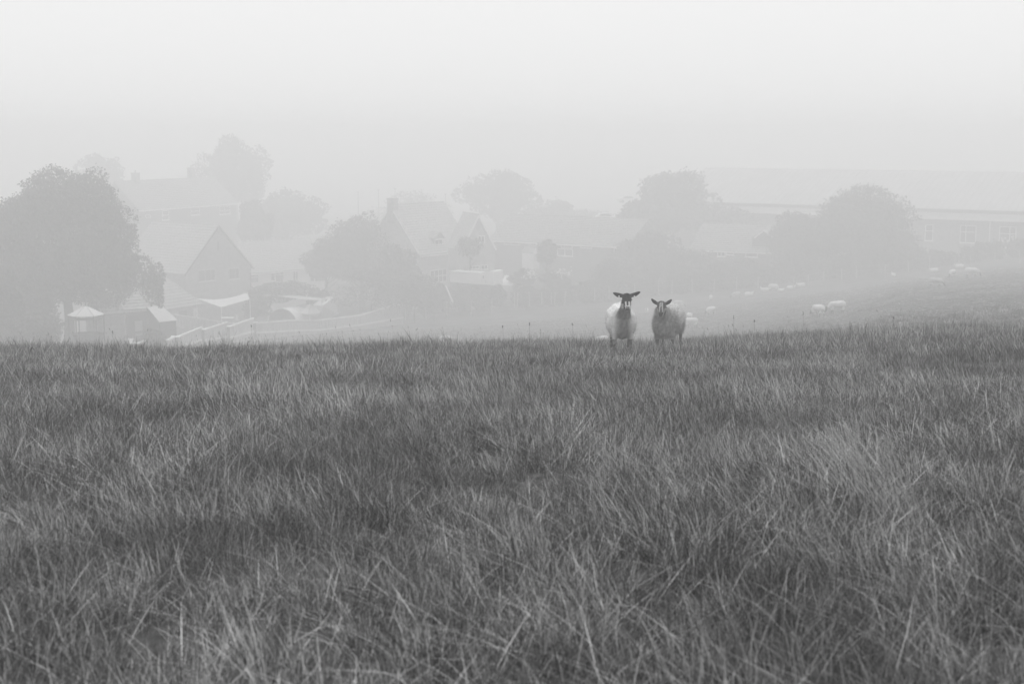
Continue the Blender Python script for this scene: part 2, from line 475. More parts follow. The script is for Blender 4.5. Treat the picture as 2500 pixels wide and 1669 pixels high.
# ------------------------------------------------------------------ buildings
class Bld:
    """local frame: x along the facade, y into the building, z up from the facade's foot"""
    def __init__(s, name, label, cat, A, B, gz_, group=None):
        s.A = Vector((A.x, A.y, gz_)); d = (B - A); d.z = 0
        s.L = d.length; s.ang = math.atan2(d.y, d.x)
        s.d = d.normalized(); s.n = Vector((-s.d.y, s.d.x, 0))
        s.root = empty(name, s.A, s.ang, label, cat, group)
        s.ez = A.z - gz_                     # eave height
        s.k = K(A.y)
    def loc(s, px, py, off=0.0):
        """picture point on the plane y=off -> local x,z"""
        a, b = ray(px, py); r = Vector((a, 1, b))
        p0 = s.A + s.n * off
        t = p0.dot(s.n) / r.dot(s.n)
        q = r * t - s.A
        return q.dot(s.d), q.z
    def rect(s, r, off=0.0):
        x0, z0 = s.loc(r[0], r[3], off); x1, z1 = s.loc(r[2], r[1], off)
        return x0, x1, z0, z1
def window(par, x0, x1, z0, z1, mulls=(), trans=(), y=0.0, fw=.095, frame='white', sill=True, pane='glass'):
    f = MB()
    f.box(x0, x1, y - .06, y + .02, z1 - fw, z1); f.box(x0, x1, y - .06, y + .02, z0, z0 + fw)
    f.box(x0, x0 + fw, y - .06, y + .02, z0 + fw, z1 - fw); f.box(x1 - fw, x1, y - .06, y + .02, z0 + fw, z1 - fw)
    for m_ in mulls:
        c = x0 + (x1 - x0) * m_; f.box(c - fw * .5, c + fw * .5, y - .055, y + .02, z0 + fw, z1 - fw)
    for m_ in trans:
        c = z0 + (z1 - z0) * m_; f.box(x0 + fw, x1 - fw, y - .05, y + .015, c - fw * .5, c + fw * .5)
    o = f.build('window', M[frame], par)
    MB().box(x0 + fw * .6, x1 - fw * .6, y - .02, y + .01, z0 + fw * .6, z1 - fw * .6).build('pane', M[pane], o)
    if sill: MB().box(x0 - .1, x1 + .1, y - .14, y - .001, z0 - .09, z0 - .003).build('sill', M[frame], o)
    return o
def slope(name, m, par, a, b, c, d, courses=14, step=.075, jit=.02, ribs=0, th=.12):
    """roof slope with eave a-b and ridge d-c; stepped courses (or upstanding ribs), closed underneath"""
    a, b, c, d = map(Vector, (a, b, c, d))
    nrm = (b - a).cross(d - a).normalized()
    if nrm.z < 0: nrm = -nrm
    mb = MB()
    if courses:
        seg = 24; r = random.Random(3)
        for i in range(courses):
            t0, t1 = i / courses, (i + 1) / courses + .004
            e0, e1 = a.lerp(d, t0), b.lerp(c, t0); g0, g1 = a.lerp(d, min(t1, 1)), b.lerp(c, min(t1, 1))
            for k in range(seg):
                u0, u1 = k / seg, (k + 1) / seg
                o = nrm * (step + r.uniform(0, jit))
                p, q, q2, p2 = e0.lerp(e1, u0) + o, e0.lerp(e1, u1) + o, g0.lerp(g1, u1) + nrm * .002, g0.lerp(g1, u0) + nrm * .002
                mb.poly([p, q, q2, p2]); mb.poly([e0.lerp(e1, u0), e0.lerp(e1, u1), q, p])
    else:
        mb.poly([a + nrm * .002, b + nrm * .002, c + nrm * .002, d + nrm * .002])
        for k in range(ribs + 1):
            u = k / ribs
            mb.bar(a.lerp(b, u) + nrm * .06, d.lerp(c, u) + nrm * .05, .045, .05)
    lo = -nrm * th
    mb.poly([a, b, b + lo, a + lo]); mb.poly([b, c, c + lo, b + lo]); mb.poly([d, a, a + lo, d + lo]); mb.poly([a + lo, b + lo, c + lo, d + lo])
    return mb.build(name, m, par)
def chimney(par, x, y, z0, z1, w=.7, m='brick', pot=True):
    o = MB().box(x - w / 2, x + w / 2, y - w / 2, y + w / 2, z0, z1).box(x - w / 2 - .06, x + w / 2 + .06, y - w / 2 - .06, y + w / 2 + .06, z1, z1 + .15).build('chimney', M[m], par)
    if pot: MB().tube([(x, y, z1 + .15), (x, y, z1 + .6)], [.14, .11], 8).build('pot', M['brick'], o)
    return o
def barge(par, p, q, m='white', a=.03, c=.11):
    return MB().bar(p, q, a, c).build('bargeboard', M[m], par)

def eave_house(b, depth, rise, wall='brick', roof='tiles', ov=.35, gov=.3, courses=14, ribs=0, foot=3.0, fascia='white', left_barge=False, right_barge=False):
    L, e = b.L, b.ez; r = b.root; depth *= b.k; rise *= b.k; foot *= 1.6
    mb = MB(); y1 = depth; ym = depth / 2
    mb.poly([(0, 0, -foot), (L, 0, -foot), (L, 0, e), (0, 0, e)]); mb.poly([(0, y1, -foot), (L, y1, -foot), (L, y1, e), (0, y1, e)])
    mb.poly([(0, 0, -foot), (0, 0, e), (0, ym, e + rise), (0, y1, e), (0, y1, -foot)]); mb.poly([(L, 0, -foot), (L, 0, e), (L, ym, e + rise), (L, y1, e), (L, y1, -foot)])
    mb.build('wall', M[wall], r)
    s = rise / ym; t = .14
    slope('roof', M[roof], r, (-gov, -ov, e - ov * s + t), (L + gov, -ov, e - ov * s + t), (L + gov, ym, e + rise + t), (-gov, ym, e + rise + t), courses, ribs=ribs)
    slope('roof', M[roof], r, (-gov, y1 + ov, e - ov * s + t), (L + gov, y1 + ov, e - ov * s + t), (L + gov, ym, e + rise + t), (-gov, ym, e + rise + t), courses, ribs=ribs)
    MB().tube([(-gov, ym, e + rise + t + .04), (L + gov, ym, e + rise + t + .04)], .09, 6).build('ridge', M[roof], r)
    if fascia: MB().box(-gov, L + gov, -ov - .04, -ov - .002, e - ov * s - .12, e - ov * s + .1).build('fascia', M[fascia], r)
    for sd_, on in ((-1, left_barge), (1, right_barge)):
        if on:
            x = -gov - .035 if sd_ < 0 else L + gov + .035
            barge(r, (x, -ov, e - ov * s), (x, ym, e + rise)); barge(r, (x, y1 + ov, e - ov * s), (x, ym, e + rise))
def gable_house(b, depth, rise, wall='brick', roof='tiles', ov=.35, gov=.3, courses=14, foot=3.0, board='white'):
    """gable wall faces the camera"""
    L, e = b.L, b.ez; r = b.root; xm = L / 2; depth *= b.k; rise *= b.k; foot *= 1.6
    mb = MB(); D = depth
    for y in (0, D): mb.poly([(0, y, -foot), (L, y, -foot), (L, y, e), (xm, y, e + rise), (0, y, e)])
    mb.poly([(0, 0, -foot), (0, D, -foot), (0, D, e), (0, 0, e)]); mb.poly([(L, 0, -foot), (L, D, -foot), (L, D, e), (L, 0, e)])
    mb.build('wall', M[wall], r)
    s = rise / xm; t = .14
    slope('roof', M[roof], r, (-ov, -gov, e - ov * s + t), (-ov, D + gov, e - ov * s + t), (xm, D + gov, e + rise + t), (xm, -gov, e + rise + t), courses)
    slope('roof', M[roof], r, (L + ov, -gov, e - ov * s + t), (L + ov, D + gov, e - ov * s + t), (xm, D + gov, e + rise + t), (xm, -gov, e + rise + t), courses)
    MB().tube([(xm, -gov, e + rise + t + .04), (xm, D + gov, e + rise + t + .04)], .09, 6).build('ridge', M[roof], r)
    if board:
        barge(r, (-ov, -gov - .035, e - ov * s), (xm, -gov - .035, e + rise), board); barge(r, (L + ov, -gov - .035, e - ov * s), (xm, -gov - .035, e + rise), board)

# --- brick house with the big gable
A = pt(452, 665, 158); B_ = ptz(612, 650, A.z)
b = Bld('gabled_house', 'brick house with a plain wide gable and two dark windows behind the shade sail', 'house', A, B_, A.z - 5)
gable_house(b, 11.5, 4.9, 'brick', 'tiles_pale', board='wood_dark', courses=18)
x0, x1, z0, z1 = b.rect((484, 656, 524, 688)); window(b.root, x0, x1, z0, z1, (.4, .75), (), frame='wood', fw=.06)
x0, x1, z0, z1 = b.rect((559, 653, 583, 682)); window(b.root, x0, x1, z0, z1, (.6,), (), frame='wood', fw=.06)
x0, x1, z0, z1 = b.rect((531, 590, 534, 612)); MB().box(x0, x1, -.05, -.004, z0, z1).build('vent', M['wood_dark'], b.root)
MB().tube([(b.L - .15, -.09, -1), (b.L - .15, -.09, b.ez - .3)], .05, 6).build('downpipe', M['wood_dark'], b.root)

# --- lean-to extension with skylight, left of the gable
A = pt(392, 757, 150); B_ = ptz(492, 742, A.z)
b = Bld('lean_to', 'low tiled lean-to with a bright skylight against the gabled brick house', 'extension', A, B_, A.z - 2.6)
e = b.ez; L = b.L; dp = 6.0 * b.k; rs = 3.0 * b.k
mb = MB(); mb.poly([(0, 0, -2), (L, 0, -2), (L, 0, e), (0, 0, e)]); mb.poly([(0, 0, -2), (0, dp, -2), (0, dp, e + rs), (0, 0, e)])
mb.poly([(L, 0, -2), (L, dp, -2), (L, dp, e + rs), (L, 0, e)]); mb.poly([(0, dp, -2), (L, dp, -2), (L, dp, e + rs), (0, dp, e + rs)]); mb.build('wall', M['brick'], b.root)
slope('roof', M['tiles'], b.root, (-.2, -.3, e - .02), (L + .2, -.3, e - .02), (L + .2, dp, e + rs + .13), (-.2, dp, e + rs + .13), 12)
def on_slope(x, t, lift): return (x, -.3 + (dp + .3) * t, e - .02 + (rs + .15) * t + lift)
MB().poly([on_slope(2.3, .5, .12), on_slope(3.3, .5, .12), on_slope(3.3, .8, .12), on_slope(2.3, .8, .12)]).poly([on_slope(2.3, .52, .0), on_slope(3.3, .52, .0), on_slope(3.3, .52, .12), on_slope(2.3, .52, .12)]).poly([on_slope(2.3, .52, .0), on_slope(2.3, .52, .12), on_slope(2.3, .8, .12), on_slope(2.3, .8, 0)]).build('skylight', M['white'], b.root)
MB().box(L * .78, L * .78 + .9, -.05, -.004, -.5, e - .4).build('door', M['wood'], b.root)
MB().box(L * .45, L * .62, -.05, -.004, .3, e - .5).build('window', M['glass'], b.root)

# --- far two storey house
A = pt(340, 511, 186); B_ = ptz(576, 494, A.z)
b = Bld('far_house', 'faint two storey house with chimneys behind the big left tree', 'house', A, B_, A.z - 5.6)
eave_house(b, 7.5, 3.4, 'brick_dark', 'tiles', ov=.3, courses=16)
window(b.root, *b.rect((396, 513, 412, 538)), (), (.5,)); window(b.root, *b.rect((466, 503, 487, 526)), (), (.45,)); window(b.root, *b.rect((536, 502, 561, 524)), (.5,), (.45,))
window(b.root, *b.rect((355, 524, 367, 532)), (), (), sill=False)
chimney(b.root, b.L * .19, 4.75, b.ez + 3.8, b.ez + 5.7, 1.0); chimney(b.root, b.L * .8, 5.7, b.ez + 3.8, b.ez + 6.2, 1.0)

# --- white bungalow
A = pt(608, 664, 168); B_ = ptz(800, 649, A.z)
b = Bld('white_bungalow', 'white rendered bungalow with pale tiled roof right of the gabled house', 'bungalow', A, B_, A.z - 2.7)
eave_house(b, 8.0, 3.1, 'render_white', 'tiles_pale', ov=.4, courses=18)
window(b.root, *b.rect((606, 669, 631, 692)), (), (.68,)); window(b.root, *b.rect((661, 663, 671, 687)), ()); window(b.root, *b.rect((672, 663, 692, 690)), (), (.75,))
window(b.root, *b.rect((715, 661, 727, 686)), (.5,)); window(b.root, *b.rect((757, 655, 767, 688)), ()); window(b.root, *b.rect((768, 655, 796, 688)), (), ())

# --- dormer window house
A = pt(1027, 619, 160); B_ = ptz(1150, 606, A.z)
b = Bld('dormer_house', 'pale brick house with a dormer window and a steep cross gable', 'house', A, B_, A.z - 3.9)
eave_house(b, 8.4, 5.2, 'brick_pale', 'tiles_pale', ov=.3, gov=.25, courses=20, left_barge=True)
window(b.root, *b.rect((1050, 655, 1090, 692)), (.25, .5, .75), (.5,), sill=False)
chimney(b.root, .2, 5.1, b.ez + 4, b.ez + 7.3, 1.1, pot=False)
dx0, dx1, dz0, dz1 = b.rect((1060, 582, 1082, 612), .6)
dm = MB(); dm.box(dx0, dx1, .6, 3.2, dz0, dz1).build('dormer', M['tiles_pale'], b.root)
xm = (dx0 + dx1) / 2
slope('roof', M['tiles_pale'], b.root, (dx0 - .2, .35, dz1 + .12), (dx0 - .2, 3.6, dz1 + .12), (xm, 3.6, dz1 + 1.1), (xm, .35, dz1 + 1.1), 5)
slope('roof', M['tiles_pale'], b.root, (dx1 + .2, .35, dz1 + .12), (dx1 + .2, 3.6, dz1 + .12), (xm, 3.6, dz1 + 1.1), (xm, .35, dz1 + 1.1), 5)
window(b.root, dx0 + .12, dx1 - .12, dz0 + .1, dz1 - .05, (.5,), (.5,), y=.6)
# cross gable wing of the same house
A2 = pt(1128, 607, 157); B2 = ptz(1207, 604.5, A2.z)
c = Bld('cross_gable', None, None, A2, B2, A.z - 3.9)
gable_house(c, 4.6, 3.6, 'brick_pale', 'tiles_pale', ov=.2, gov=.25, courses=14)
window(c.root, *c.rect((1166, 575, 1183, 592)), (.5,)); window(c.root, *c.rect((1174, 646, 1191, 658)), (.5,)); window(c.root, *c.rect((1145, 648, 1170, 657)), (.33, .66))
for ch in list(c.root.children):
    mw = Matrix.Translation(c.root.location) @ Matrix.Rotation(c.ang, 4, 'Z')
    pw = Matrix.Translation(b.root.location) @ Matrix.Rotation(b.ang, 4, 'Z')
    ch.parent = b.root; ch.matrix_local = pw.inverted() @ mw
bpy.data.objects.remove(c.root)

# --- long dark bungalow
A = pt(1200, 583, 176); B_ = ptz(1532, 600, A.z)
b = Bld('long_bungalow', 'long dark brick bungalow with thin white fascia behind the left black-faced sheep', 'bungalow', A, B_, A.z - 3.4)
eave_house(b, 8.5, 2.7, 'brick_dark', 'tiles', ov=.45, courses=16)
window(b.root, *b.rect((1231, 590, 1268, 597)), (.45,), (), sill=False, fw=.1); window(b.root, *b.rect((1291, 592, 1311, 599)), (), (), sill=False, fw=.1)
window(b.root, *b.rect((1361, 608, 1399, 624)), (.48,), ()); window(b.root, *b.rect((1370, 597, 1398, 605)), (.3,), (), sill=False); window(b.root, *b.rect((1418, 598, 1445, 606)), (), (), sill=False, fw=.12)
window(b.root, *b.rect((1499, 606, 1522, 616)), (.3,), (), sill=False)
x0, z0 = b.loc(1495, 578, 3); MB().tube([(x0, 3, z0), (x0, 3, z0 + .75)], .09, 8).tube([(x0, 3, z0 + .75), (x0, 3, z0 + .85)], .15, 8).build('flue', M['white'], b.root)
# --- garden house with pale window
A = pt(1301, 618, 170); B_ = ptz(1318, 616, A.z)
b = Bld('porch', 'small pale glazed porch before the long dark bungalow', 'porch', A, B_, A.z - 1.6)
gable_house(b, 1.6, .55, 'white', 'tiles', ov=.1, gov=.1, courses=4, foot=.5); window(b.root, .12, b.L - .12, .25, b.ez - .1, (.5,), (), sill=False, pane='greenhouse')

# --- gabled bungalow
A = pt(1690, 607, 168); B_ = ptz(1880, 614, A.z)
b = Bld('gabled_bungalow', 'hazy bungalow with small white windows and a small gable left of the domed tree', 'bungalow', A, B_, A.z - 2.9)
eave_house(b, 8.5, 2.6, 'brick_dark', 'tiles', ov=.4, courses=14)
window(b.root, *b.rect((1700, 612, 1728, 621)), (), (.5,), sill=False, fw=.1); window(b.root, *b.rect((1751, 613, 1771, 626)), (.5,), (), fw=.1); window(b.root, *b.rect((1773, 613, 1792, 622)), (), (), fw=.1); window(b.root, *b.rect((1820, 616, 1850, 627)), (), (), fw=.1)
x0, z0 = b.loc(1703, 597, 2.5); MB().tube([(x0, 2.5, z0), (x0, 2.5, z0 + .5)], .1, 8).box(x0 - .25, x0 + .25, 2.3, 2.7, z0 - .1, z0).build('flue', M['white'], b.root)
x0, z0 = b.loc(1867, 562, 1.0); x1, z1 = b.loc(1895, 582, 1.0)
barge(b.root, (x0, .6, z0), (x1, .6, z1)); barge(b.root, (x0, .6, z0), (2 * x0 - x1 + .3, .6, z1))
MB().poly([(x0, .66, z0), (x1, .66, z1), (x1, .66, b.ez), (2 * x0 - x1, .66, b.ez), (2 * x0 - x1, .66, z1)]).build('gable_wall', M['brick_dark'], b.root)
mb = MB(); mb.poly([(x0, .5, z0 + .06), (x1, .5, z1 + .06), (x1, 4.2, z1 + .06), (x0, 4.2, z0 + .06)]); mb.poly([(x0, .5, z0 + .06), (2 * x0 - x1, .5, z1 + .06), (2 * x0 - x1, 4.2, z1 + .06), (x0, 4.2, z0 + .06)]); mb.build('gable_roof', M['tiles'], b.root)

# --- school
A = pt(1640, 497, 192); B_ = ptz(2620, 527, A.z)
b = Bld('school_building', 'long low school building with ribbed metal roof at the right edge', 'school', A, B_, A.z - 5.2)
L = b.L; e = b.ez; r = b.root
MB().box(0, L, 0, 28, -3, e - .05).build('wall', M['brick'], r)
slope('roof', M['metal_roof'], r, (-.6, -.1, e + .45), (L + .6, -.1, e + .45), (L + .6, 14, e + 5.9), (-.6, 14, e + 5.9), 0, ribs=60)
slope('roof', M['metal_roof'], r, (-.6, 28.1, e + .45), (L + .6, 28.1, e + .45), (L + .6, 14, e + 5.9), (-.6, 14, e + 5.9), 0, ribs=60)
for x in (0, L): MB().poly([(x, 0, e), (x, 28, e), (x, 14, e + 5.7)]).build('gable_wall', M['brick'], r)
MB().box(-.3, L + .3, -.3, -.02, e - .1, e + .42).build('clerestory', M['tiles'], r)
slope('canopy_roof', M['metal_roof'], r, (-.5, -1.1, e - .75), (L + .5, -1.1, e - .75), (L + .5, -.31, e - .1), (-.5, -.31, e - .1), 0, ribs=140, th=.05)
MB().box(-.5, L + .5, -1.16, -1.105, e - 1.12, e - .72).build('fascia', M['white'], r)
for q in ((2343, 551, 2384, 592), (2258, 549, 2279, 587)): window(r, *b.rect(q), (.36 if q[0] > 2300 else .0001,), (.62,), fw=.09)
o = window(r, *b.rect((2438, 554, 2482, 603)), (.62,), (.66,), fw=.1)
x0, x1, z0, z1 = b.rect((2442, 572, 2479, 598)); rr = random.Random(4)
for i in range(14):
    cx, cz = rr.uniform(x0, x1 - .3), rr.uniform(z0, z1 - .2); sw = rr.uniform(.16, .3)
    MB().box(cx, cx + sw, -.032 - i * .0004, -.022, cz, cz + rr.uniform(.14, .26)).build('paper', M['paper'], o)
window(r, *b.rect((2140, 548, 2180, 590)), (.36,), (.62,), fw=.09); window(r, *b.rect((2040, 545, 2080, 586)), (.36,), (.62,), fw=.09); window(r, *b.rect((2520, 558, 2560, 600)), (.36,), (.62,), fw=.09)
x0, z0 = b.loc(2415, 600); MB().tube([(x0, -.12, -1), (x0, -.12, e - .9)], .06, 8).build('downpipe', M['white'], r)

# ------------------------------------------------------------------ garden structures
def gazebo(label, px, yeave, Y, dia, eh, rh, post='wood_dark', roof='canvas', n=6, rot=.2):
    p = pt(px, yeave, Y); kk = K(p.y); dia *= kk; eh *= kk; rh *= kk; g = p.z - eh
    t = empty('gazebo', (p.x, p.y, g), rot, label, 'gazebo')
    R = dia / 2
    for k in range(n):
        a0, a1 = 2 * math.pi * k / n, 2 * math.pi * (k + 1) / n
        P0 = Vector((math.cos(a0) * R, math.sin(a0) * R, eh)); P1 = Vector((math.cos(a1) * R, math.sin(a1) * R, eh)); T = Vector((0, 0, eh + rh))
        c = (P0 + P1 + T) / 3
        q = [v.lerp(c, .03) for v in (P0, P1, T)]; nn = (q[1] - q[0]).cross(q[2] - q[0]).normalized() * .04
        mb = MB(); mb.poly([v + nn for v in q]); mb.poly(q[::-1])
        for i in range(3): mb.poly([q[i], q[(i + 1) % 3], q[(i + 1) % 3] + nn, q[i] + nn])
        mb.build('roof_panel', M[roof], t)
        MB().bar(P0, T, .03).build('rib', M[post], t)
        MB().bar((P0.x * .93, P0.y * .93, -.5), (P0.x * .93, P0.y * .93, eh), .05).build('post', M[post], t)
        MB().bar(P0 * .93 + Vector((0, 0, -.2 + eh * .07)), P1 * .93 + Vector((0, 0, -.2 + eh * .07)), .03, .12).build('top_rail', M[post], t)
        if roof == 'canvas' and dia > 2.5:
            a, c_ = P0 * .93, P1 * .93
            MB().poly([(a.x, a.y, -.4), (c_.x, c_.y, -.4), (c_.x, c_.y, .8), (a.x, a.y, .8)]).build('side_panel', M[post], t)
    MB().tube([(0, 0, eh + rh - .05), (0, 0, eh + rh + .2)], [.08, .02], 8).build('finial', M[post], t)
    return t
gazebo('six sided dark timber gazebo with pale roof panels under the big left tree', 210, 769, 112, 2.9, 2.2, .75)
gazebo('small pale peaked gazebo beside the polytunnel', 757, 764, 147, 2.3, 1.6, .95, post='wood', roof='plastic', rot=.5)

# shed with tiled roof beside gazebo, and its lean-to panel roof
A = pt(300, 758, 128); B_ = ptz(398, 750, A.z)
b = Bld('garden_shed', 'dark open fronted garden shed with a pale tiled roof right of the gazebo', 'shed', A, B_, A.z - 2.6)
eave_house(b, 3.6, 1.35, 'wood_dark', 'tiles_pale', ov=.15, gov=.15, courses=6, fascia='wood')
MB().bar((.1, -.12, -1), (.1, -.12, b.ez), .07).build('post', M['wood'], b.root)
MB().box(b.L * .27, b.L * .27 + .85, -.1, -.02, .35, 1.4).build('hatch', M['canvas'], b.root)
A = pt(250, 770, 124); B_ = ptz(302, 765, A.z)
b = Bld('brick_outhouse', 'brick outhouse wall between gazebo and open fronted shed', 'outhouse', A, B_, A.z - 2.6)
eave_house(b, 3.0, 1.5, 'brick', 'tiles', ov=.1, gov=.1, courses=6, fascia=None)
A = pt(389, 785, 126); B_ = ptz(430, 781, A.z)
b = Bld('lean_to_shelter', 'low shelter with a bright sloping sheet roof right of the open fronted shed', 'shelter', A, B_, A.z - 1.9)
L = b.L; e = b.ez
mb = MB(); mb.poly([(0, 0, -1), (L, 0, -1), (L, 0, e), (0, 0, e)]); mb.poly([(0, 0, -1), (0, 2.6, -1), (0, 2.6, e + 1.3), (0, 0, e)]); mb.poly([(L, 0, -1), (L, 2.6, -1), (L, 2.6, e + 1.3), (L, 0, e)]); mb.build('wall', M['wood_dark'], b.root)
p0, p1 = b.loc(360, 750, 2.6); p2, p3 = b.loc(398, 746, 2.6)
MB().poly([(-.1, -.1, e), (L + .1, -.1, e), (p2, 2.6, p1), (p0, 2.6, p1)]).poly([(-.1, -.1, e - .05), (L + .1, -.1, e - .05), (L + .1, -.1, e), (-.1, -.1, e)]).build('roof_sheet', M['canvas'], b.root)
p = pt(345, 838, 118)
t = MB().tube([(0, 0, -.3), (0, 0, 0), (0, 0, .4), (0, 0, .82), (0, 0, .86)], [.46, .5, .54, .5, .25], 14).build('water_butt', M['dark'], None, True)
t.location = p; tag(t, 'dark round water butt in front of the open fronted shed', 'water butt')
p = pt(318, 838, 117)
t = MB().box(-.5, .45, -.25, .25, 0, .12).poly([(-.5, -.25, .12), (.45, -.25, .12), (.25, .25, .45), (-.3, .25, .45)]).build('cold_frame', M['canvas']); t.location = p
tag(t, 'pale low cold frame left of the dark water butt', 'cold frame')
# small glass roof left edge under tree
p = pt(20, 812, 116); t = MB().bar((-1.2, 0, -.2), (1.0, .3, .55), .06, .1).build('handrail', M['post']); t.location = p; tag(t, 'pale sloping handrail under the tree at the left edge', 'handrail')
p = pt(15, 846, 108); t = MB().bar((-1.4, 0, .15), (1.3, 0, -.05), .05, .08).build('rail', M['post']); t.location = p; tag(t, 'low pale rail just above the grass at the left edge', 'rail')

# shade sail
t = empty('shade_sail', pt(560, 735, 146), 0, 'pale canvas shade sail stretched before the gabled house', 'shade sail')
o0 = t.location
C = [pt(480, 728, 150) - o0, pt(603, 714, 149) - o0, pt(610, 730, 144) - o0, pt(540, 750, 143) - o0]
V = []; Nn = 12
for i in range(Nn + 1):
    for j in range(Nn + 1):
        u, v = i / Nn, j / Nn
        q = C[0].lerp(C[1], u).lerp(C[3].lerp(C[2], u), v)
        sag = -.45 * math.sin(math.pi * u) * (1 - v) - .15 * math.sin(math.pi * v) * math.sin(math.pi * u)
        V.append(tuple(q + Vector((0, 0, sag))))
mb = MB(); mb.v = V; mb.f = [(i * (Nn + 1) + j, (i + 1) * (Nn + 1) + j, (i + 1) * (Nn + 1) + j + 1, i * (Nn + 1) + j + 1) for i in range(Nn) for j in range(Nn)]
mb.build('cloth', M['canvas'], t, True)
for q in C: MB().tube([(q.x, q.y, -3.2), (q.x, q.y, q.z + .1)], .05, 6).build('post', M['post'], t)
# table and hanging washing
p = pt(556, 776, 142); t = empty('garden_table', p, .1, 'white topped garden table under the shade sail', 'table')
MB().box(-.7, .7, -.4, .4, .0, .06).build('table_top', M['white'], t)
for sx in (-1, 1):
    for sy in (-1, 1): MB().bar((.6 * sx, .33 * sy, -.75), (.6 * sx, .33 * sy, 0), .03).build('leg', M['wood'], t)
p = pt(578, 774, 142); mb = MB()
for i in range(6):
    x = -.12 + .05 * i
    mb.poly([(x, .03 * (i % 2), -.38 - .04 * (i % 3)), (x + .05, .03 * ((i + 1) % 2), -.38 - .04 * ((i + 1) % 3)), (x + .04 - .01 * i, .03 * ((i + 1) % 2), .32), (x + .01, .03 * (i % 2), .32)])
t = mb.build('hanging_cloth', M['white']); t.location = p; t.modifiers.new('thick', 'SOLIDIFY').thickness = .02
tag(t, 'white cloth hanging beside the garden table', 'cloth')

# polytunnel
p = pt(690, 792, 146); t = empty('polytunnel', p, math.radians(-25), 'pale arched polytunnel behind the board fence', 'polytunnel')
R = 2.1; Lg = 3.1
def arc(y, r): return [(-r * math.cos(math.pi * k / 16), y, r * math.sin(math.pi * k / 16) * .92) for k in range(17)]
V = arc(0, R) + arc(Lg, R); mb = MB(); mb.v = V; mb.f = [(k, k + 1, k + 18, k + 17) for k in range(16)]
mb.build('cover', M['plastic'], t, True)
for y in (-.02, Lg * .5, Lg + .02): MB().tube([(a, b_, c_ + .02) for a, b_, c_ in arc(y, R + .02)], .035, 6).build('hoop', M['white'], t)
mb = MB(); mb.poly(arc(Lg - .02, R * .98)); mb.build('end_wall', M['plastic'], t)
p = pt(792, 777, 145)
# flat white roof edge, and glass roof
t = empty('white_canopy', pt(640, 718, 150), 0, 'long thin white canopy edge above the polytunnel', 'canopy'); o0 = t.location
q = ptz(790, 733, o0.z) - o0
MB().bar((0, 0, 0), q, .25, .09).build('fascia', M['white'], t)
MB().poly([(0, 0, .1), tuple(q + Vector((0, 0, .1))), tuple(q + Vector((.5, 1.0, .12))), (.4, 1.0, .12)]).build('roof_sheet', M['tiles'], t)
MB().bar((.2, .2, -2.6), (.2, .2, 0), .06).build('post', M['wood'], t); MB().bar(q + Vector((-.2, .1, -2.6)), q + Vector((-.2, .1, 0)), .06).build('post', M['wood'], t)
def glass_roof(name, label, cat, px, py, Y, quad, n, side=1.4):
    P = [pt(a, b_, Y + dy) for a, b_, dy in quad]; o0 = P[0]
    t = empty(name, o0, 0, label, cat); P = [v - o0 for v in P]
    for k in range(n):
        a0, a1 = P[0].lerp(P[1], (k + .04) / n), P[0].lerp(P[1], (k + .96) / n); b0, b1 = P[3].lerp(P[2], (k + .04) / n), P[3].lerp(P[2], (k + .96) / n)
        MB().poly([a0, a1, b1, b0]).build('pane', M['greenhouse'], t)
    for k in range(n + 1): MB().bar(P[0].lerp(P[1], k / n), P[3].lerp(P[2], k / n), .03).build('glazing_bar', M['wood'], t)
    side = side * 1.5
    MB().poly([P[0], P[1], P[1] + Vector((0, 0, -side)), P[0] + Vector((0, 0, -side))]).build('side_wall', M['wood'], t)
    MB().poly([P[1], P[2], P[2] + Vector((.6, 0, -side)), P[1] + Vector((0, 0, -side))]).build('end_wall', M['wood'], t)
    return t
glass_roof('glass_roof', 'slanted glass roof at the end of the white canopy', 'glass roof', 0, 0, 148, [(765, 744, 0), (788, 747, 0), (815, 726, 2), (795, 722, 2)], 3)
glass_roof('greenhouse', 'bright greenhouse roof right of the white hut', 'greenhouse', 0, 0, 154, [(1222, 696, 0), (1249, 697, 0), (1273, 674, 2.4), (1233, 672, 2.4)], 4)

# white hut with arched end
A = pt(1098, 662, 155); B_ = ptz(1176, 667, A.z)
b = Bld('white_hut', 'white boarded hut with a curved end and narrow door before the dormer house', 'hut', A, B_, A.z - 1.35)
L = b.L; e = b.ez
MB().box(0, L + 1.4, .05, 2.1, -2.5, -.1).build('base', M['brick_dark'], b.root)
for k in range(8): MB().box(0, L, 0 - .01 * (k % 2), 2.2, -.1 + k * e / 8, -.1 + (k + 1) * e / 8 - .015).build('board', M['white'], b.root)
MB().box(-.05, L + .05, -.08, 2.3, e - .08, e + .02).build('roof', M['canvas'], b.root)
ex, ez_ = b.loc(1205, 690)
mb = MB(); prof = [(L + .02, -.1)] + [(L + .02 + (ex - L) * k / 10, e - .05 + .42 * math.sin(math.pi * k / 20 + .35)) for k in range(11)] + [(ex, -.1)]
mb.poly([(x, -.03, z) for x, z in prof]); mb.poly([(x, 2.2, z) for x, z in prof][::-1])
for i in range(len(prof)): p_, q_ = prof[i], prof[(i + 1) % len(prof)]; mb.poly([(p_[0], -.03, p_[1]), (q_[0], -.03, q_[1]), (q_[0], 2.2, q_[1]), (p_[0], 2.2, p_[1])])
mb.build('end_wall', M['white'], b.root)
dr = MB().box(L + .05, L + .62, -.075, -.035, .0, e + .05).build('door', M['white'], b.root)
MB().bar((L + .03, -.08, 0), (L + .03, -.08, e + .05), .02).bar((L + .64, -.08, 0), (L + .64, -.08, e + .05), .02).build('door_frame', M['wood'], b.root)
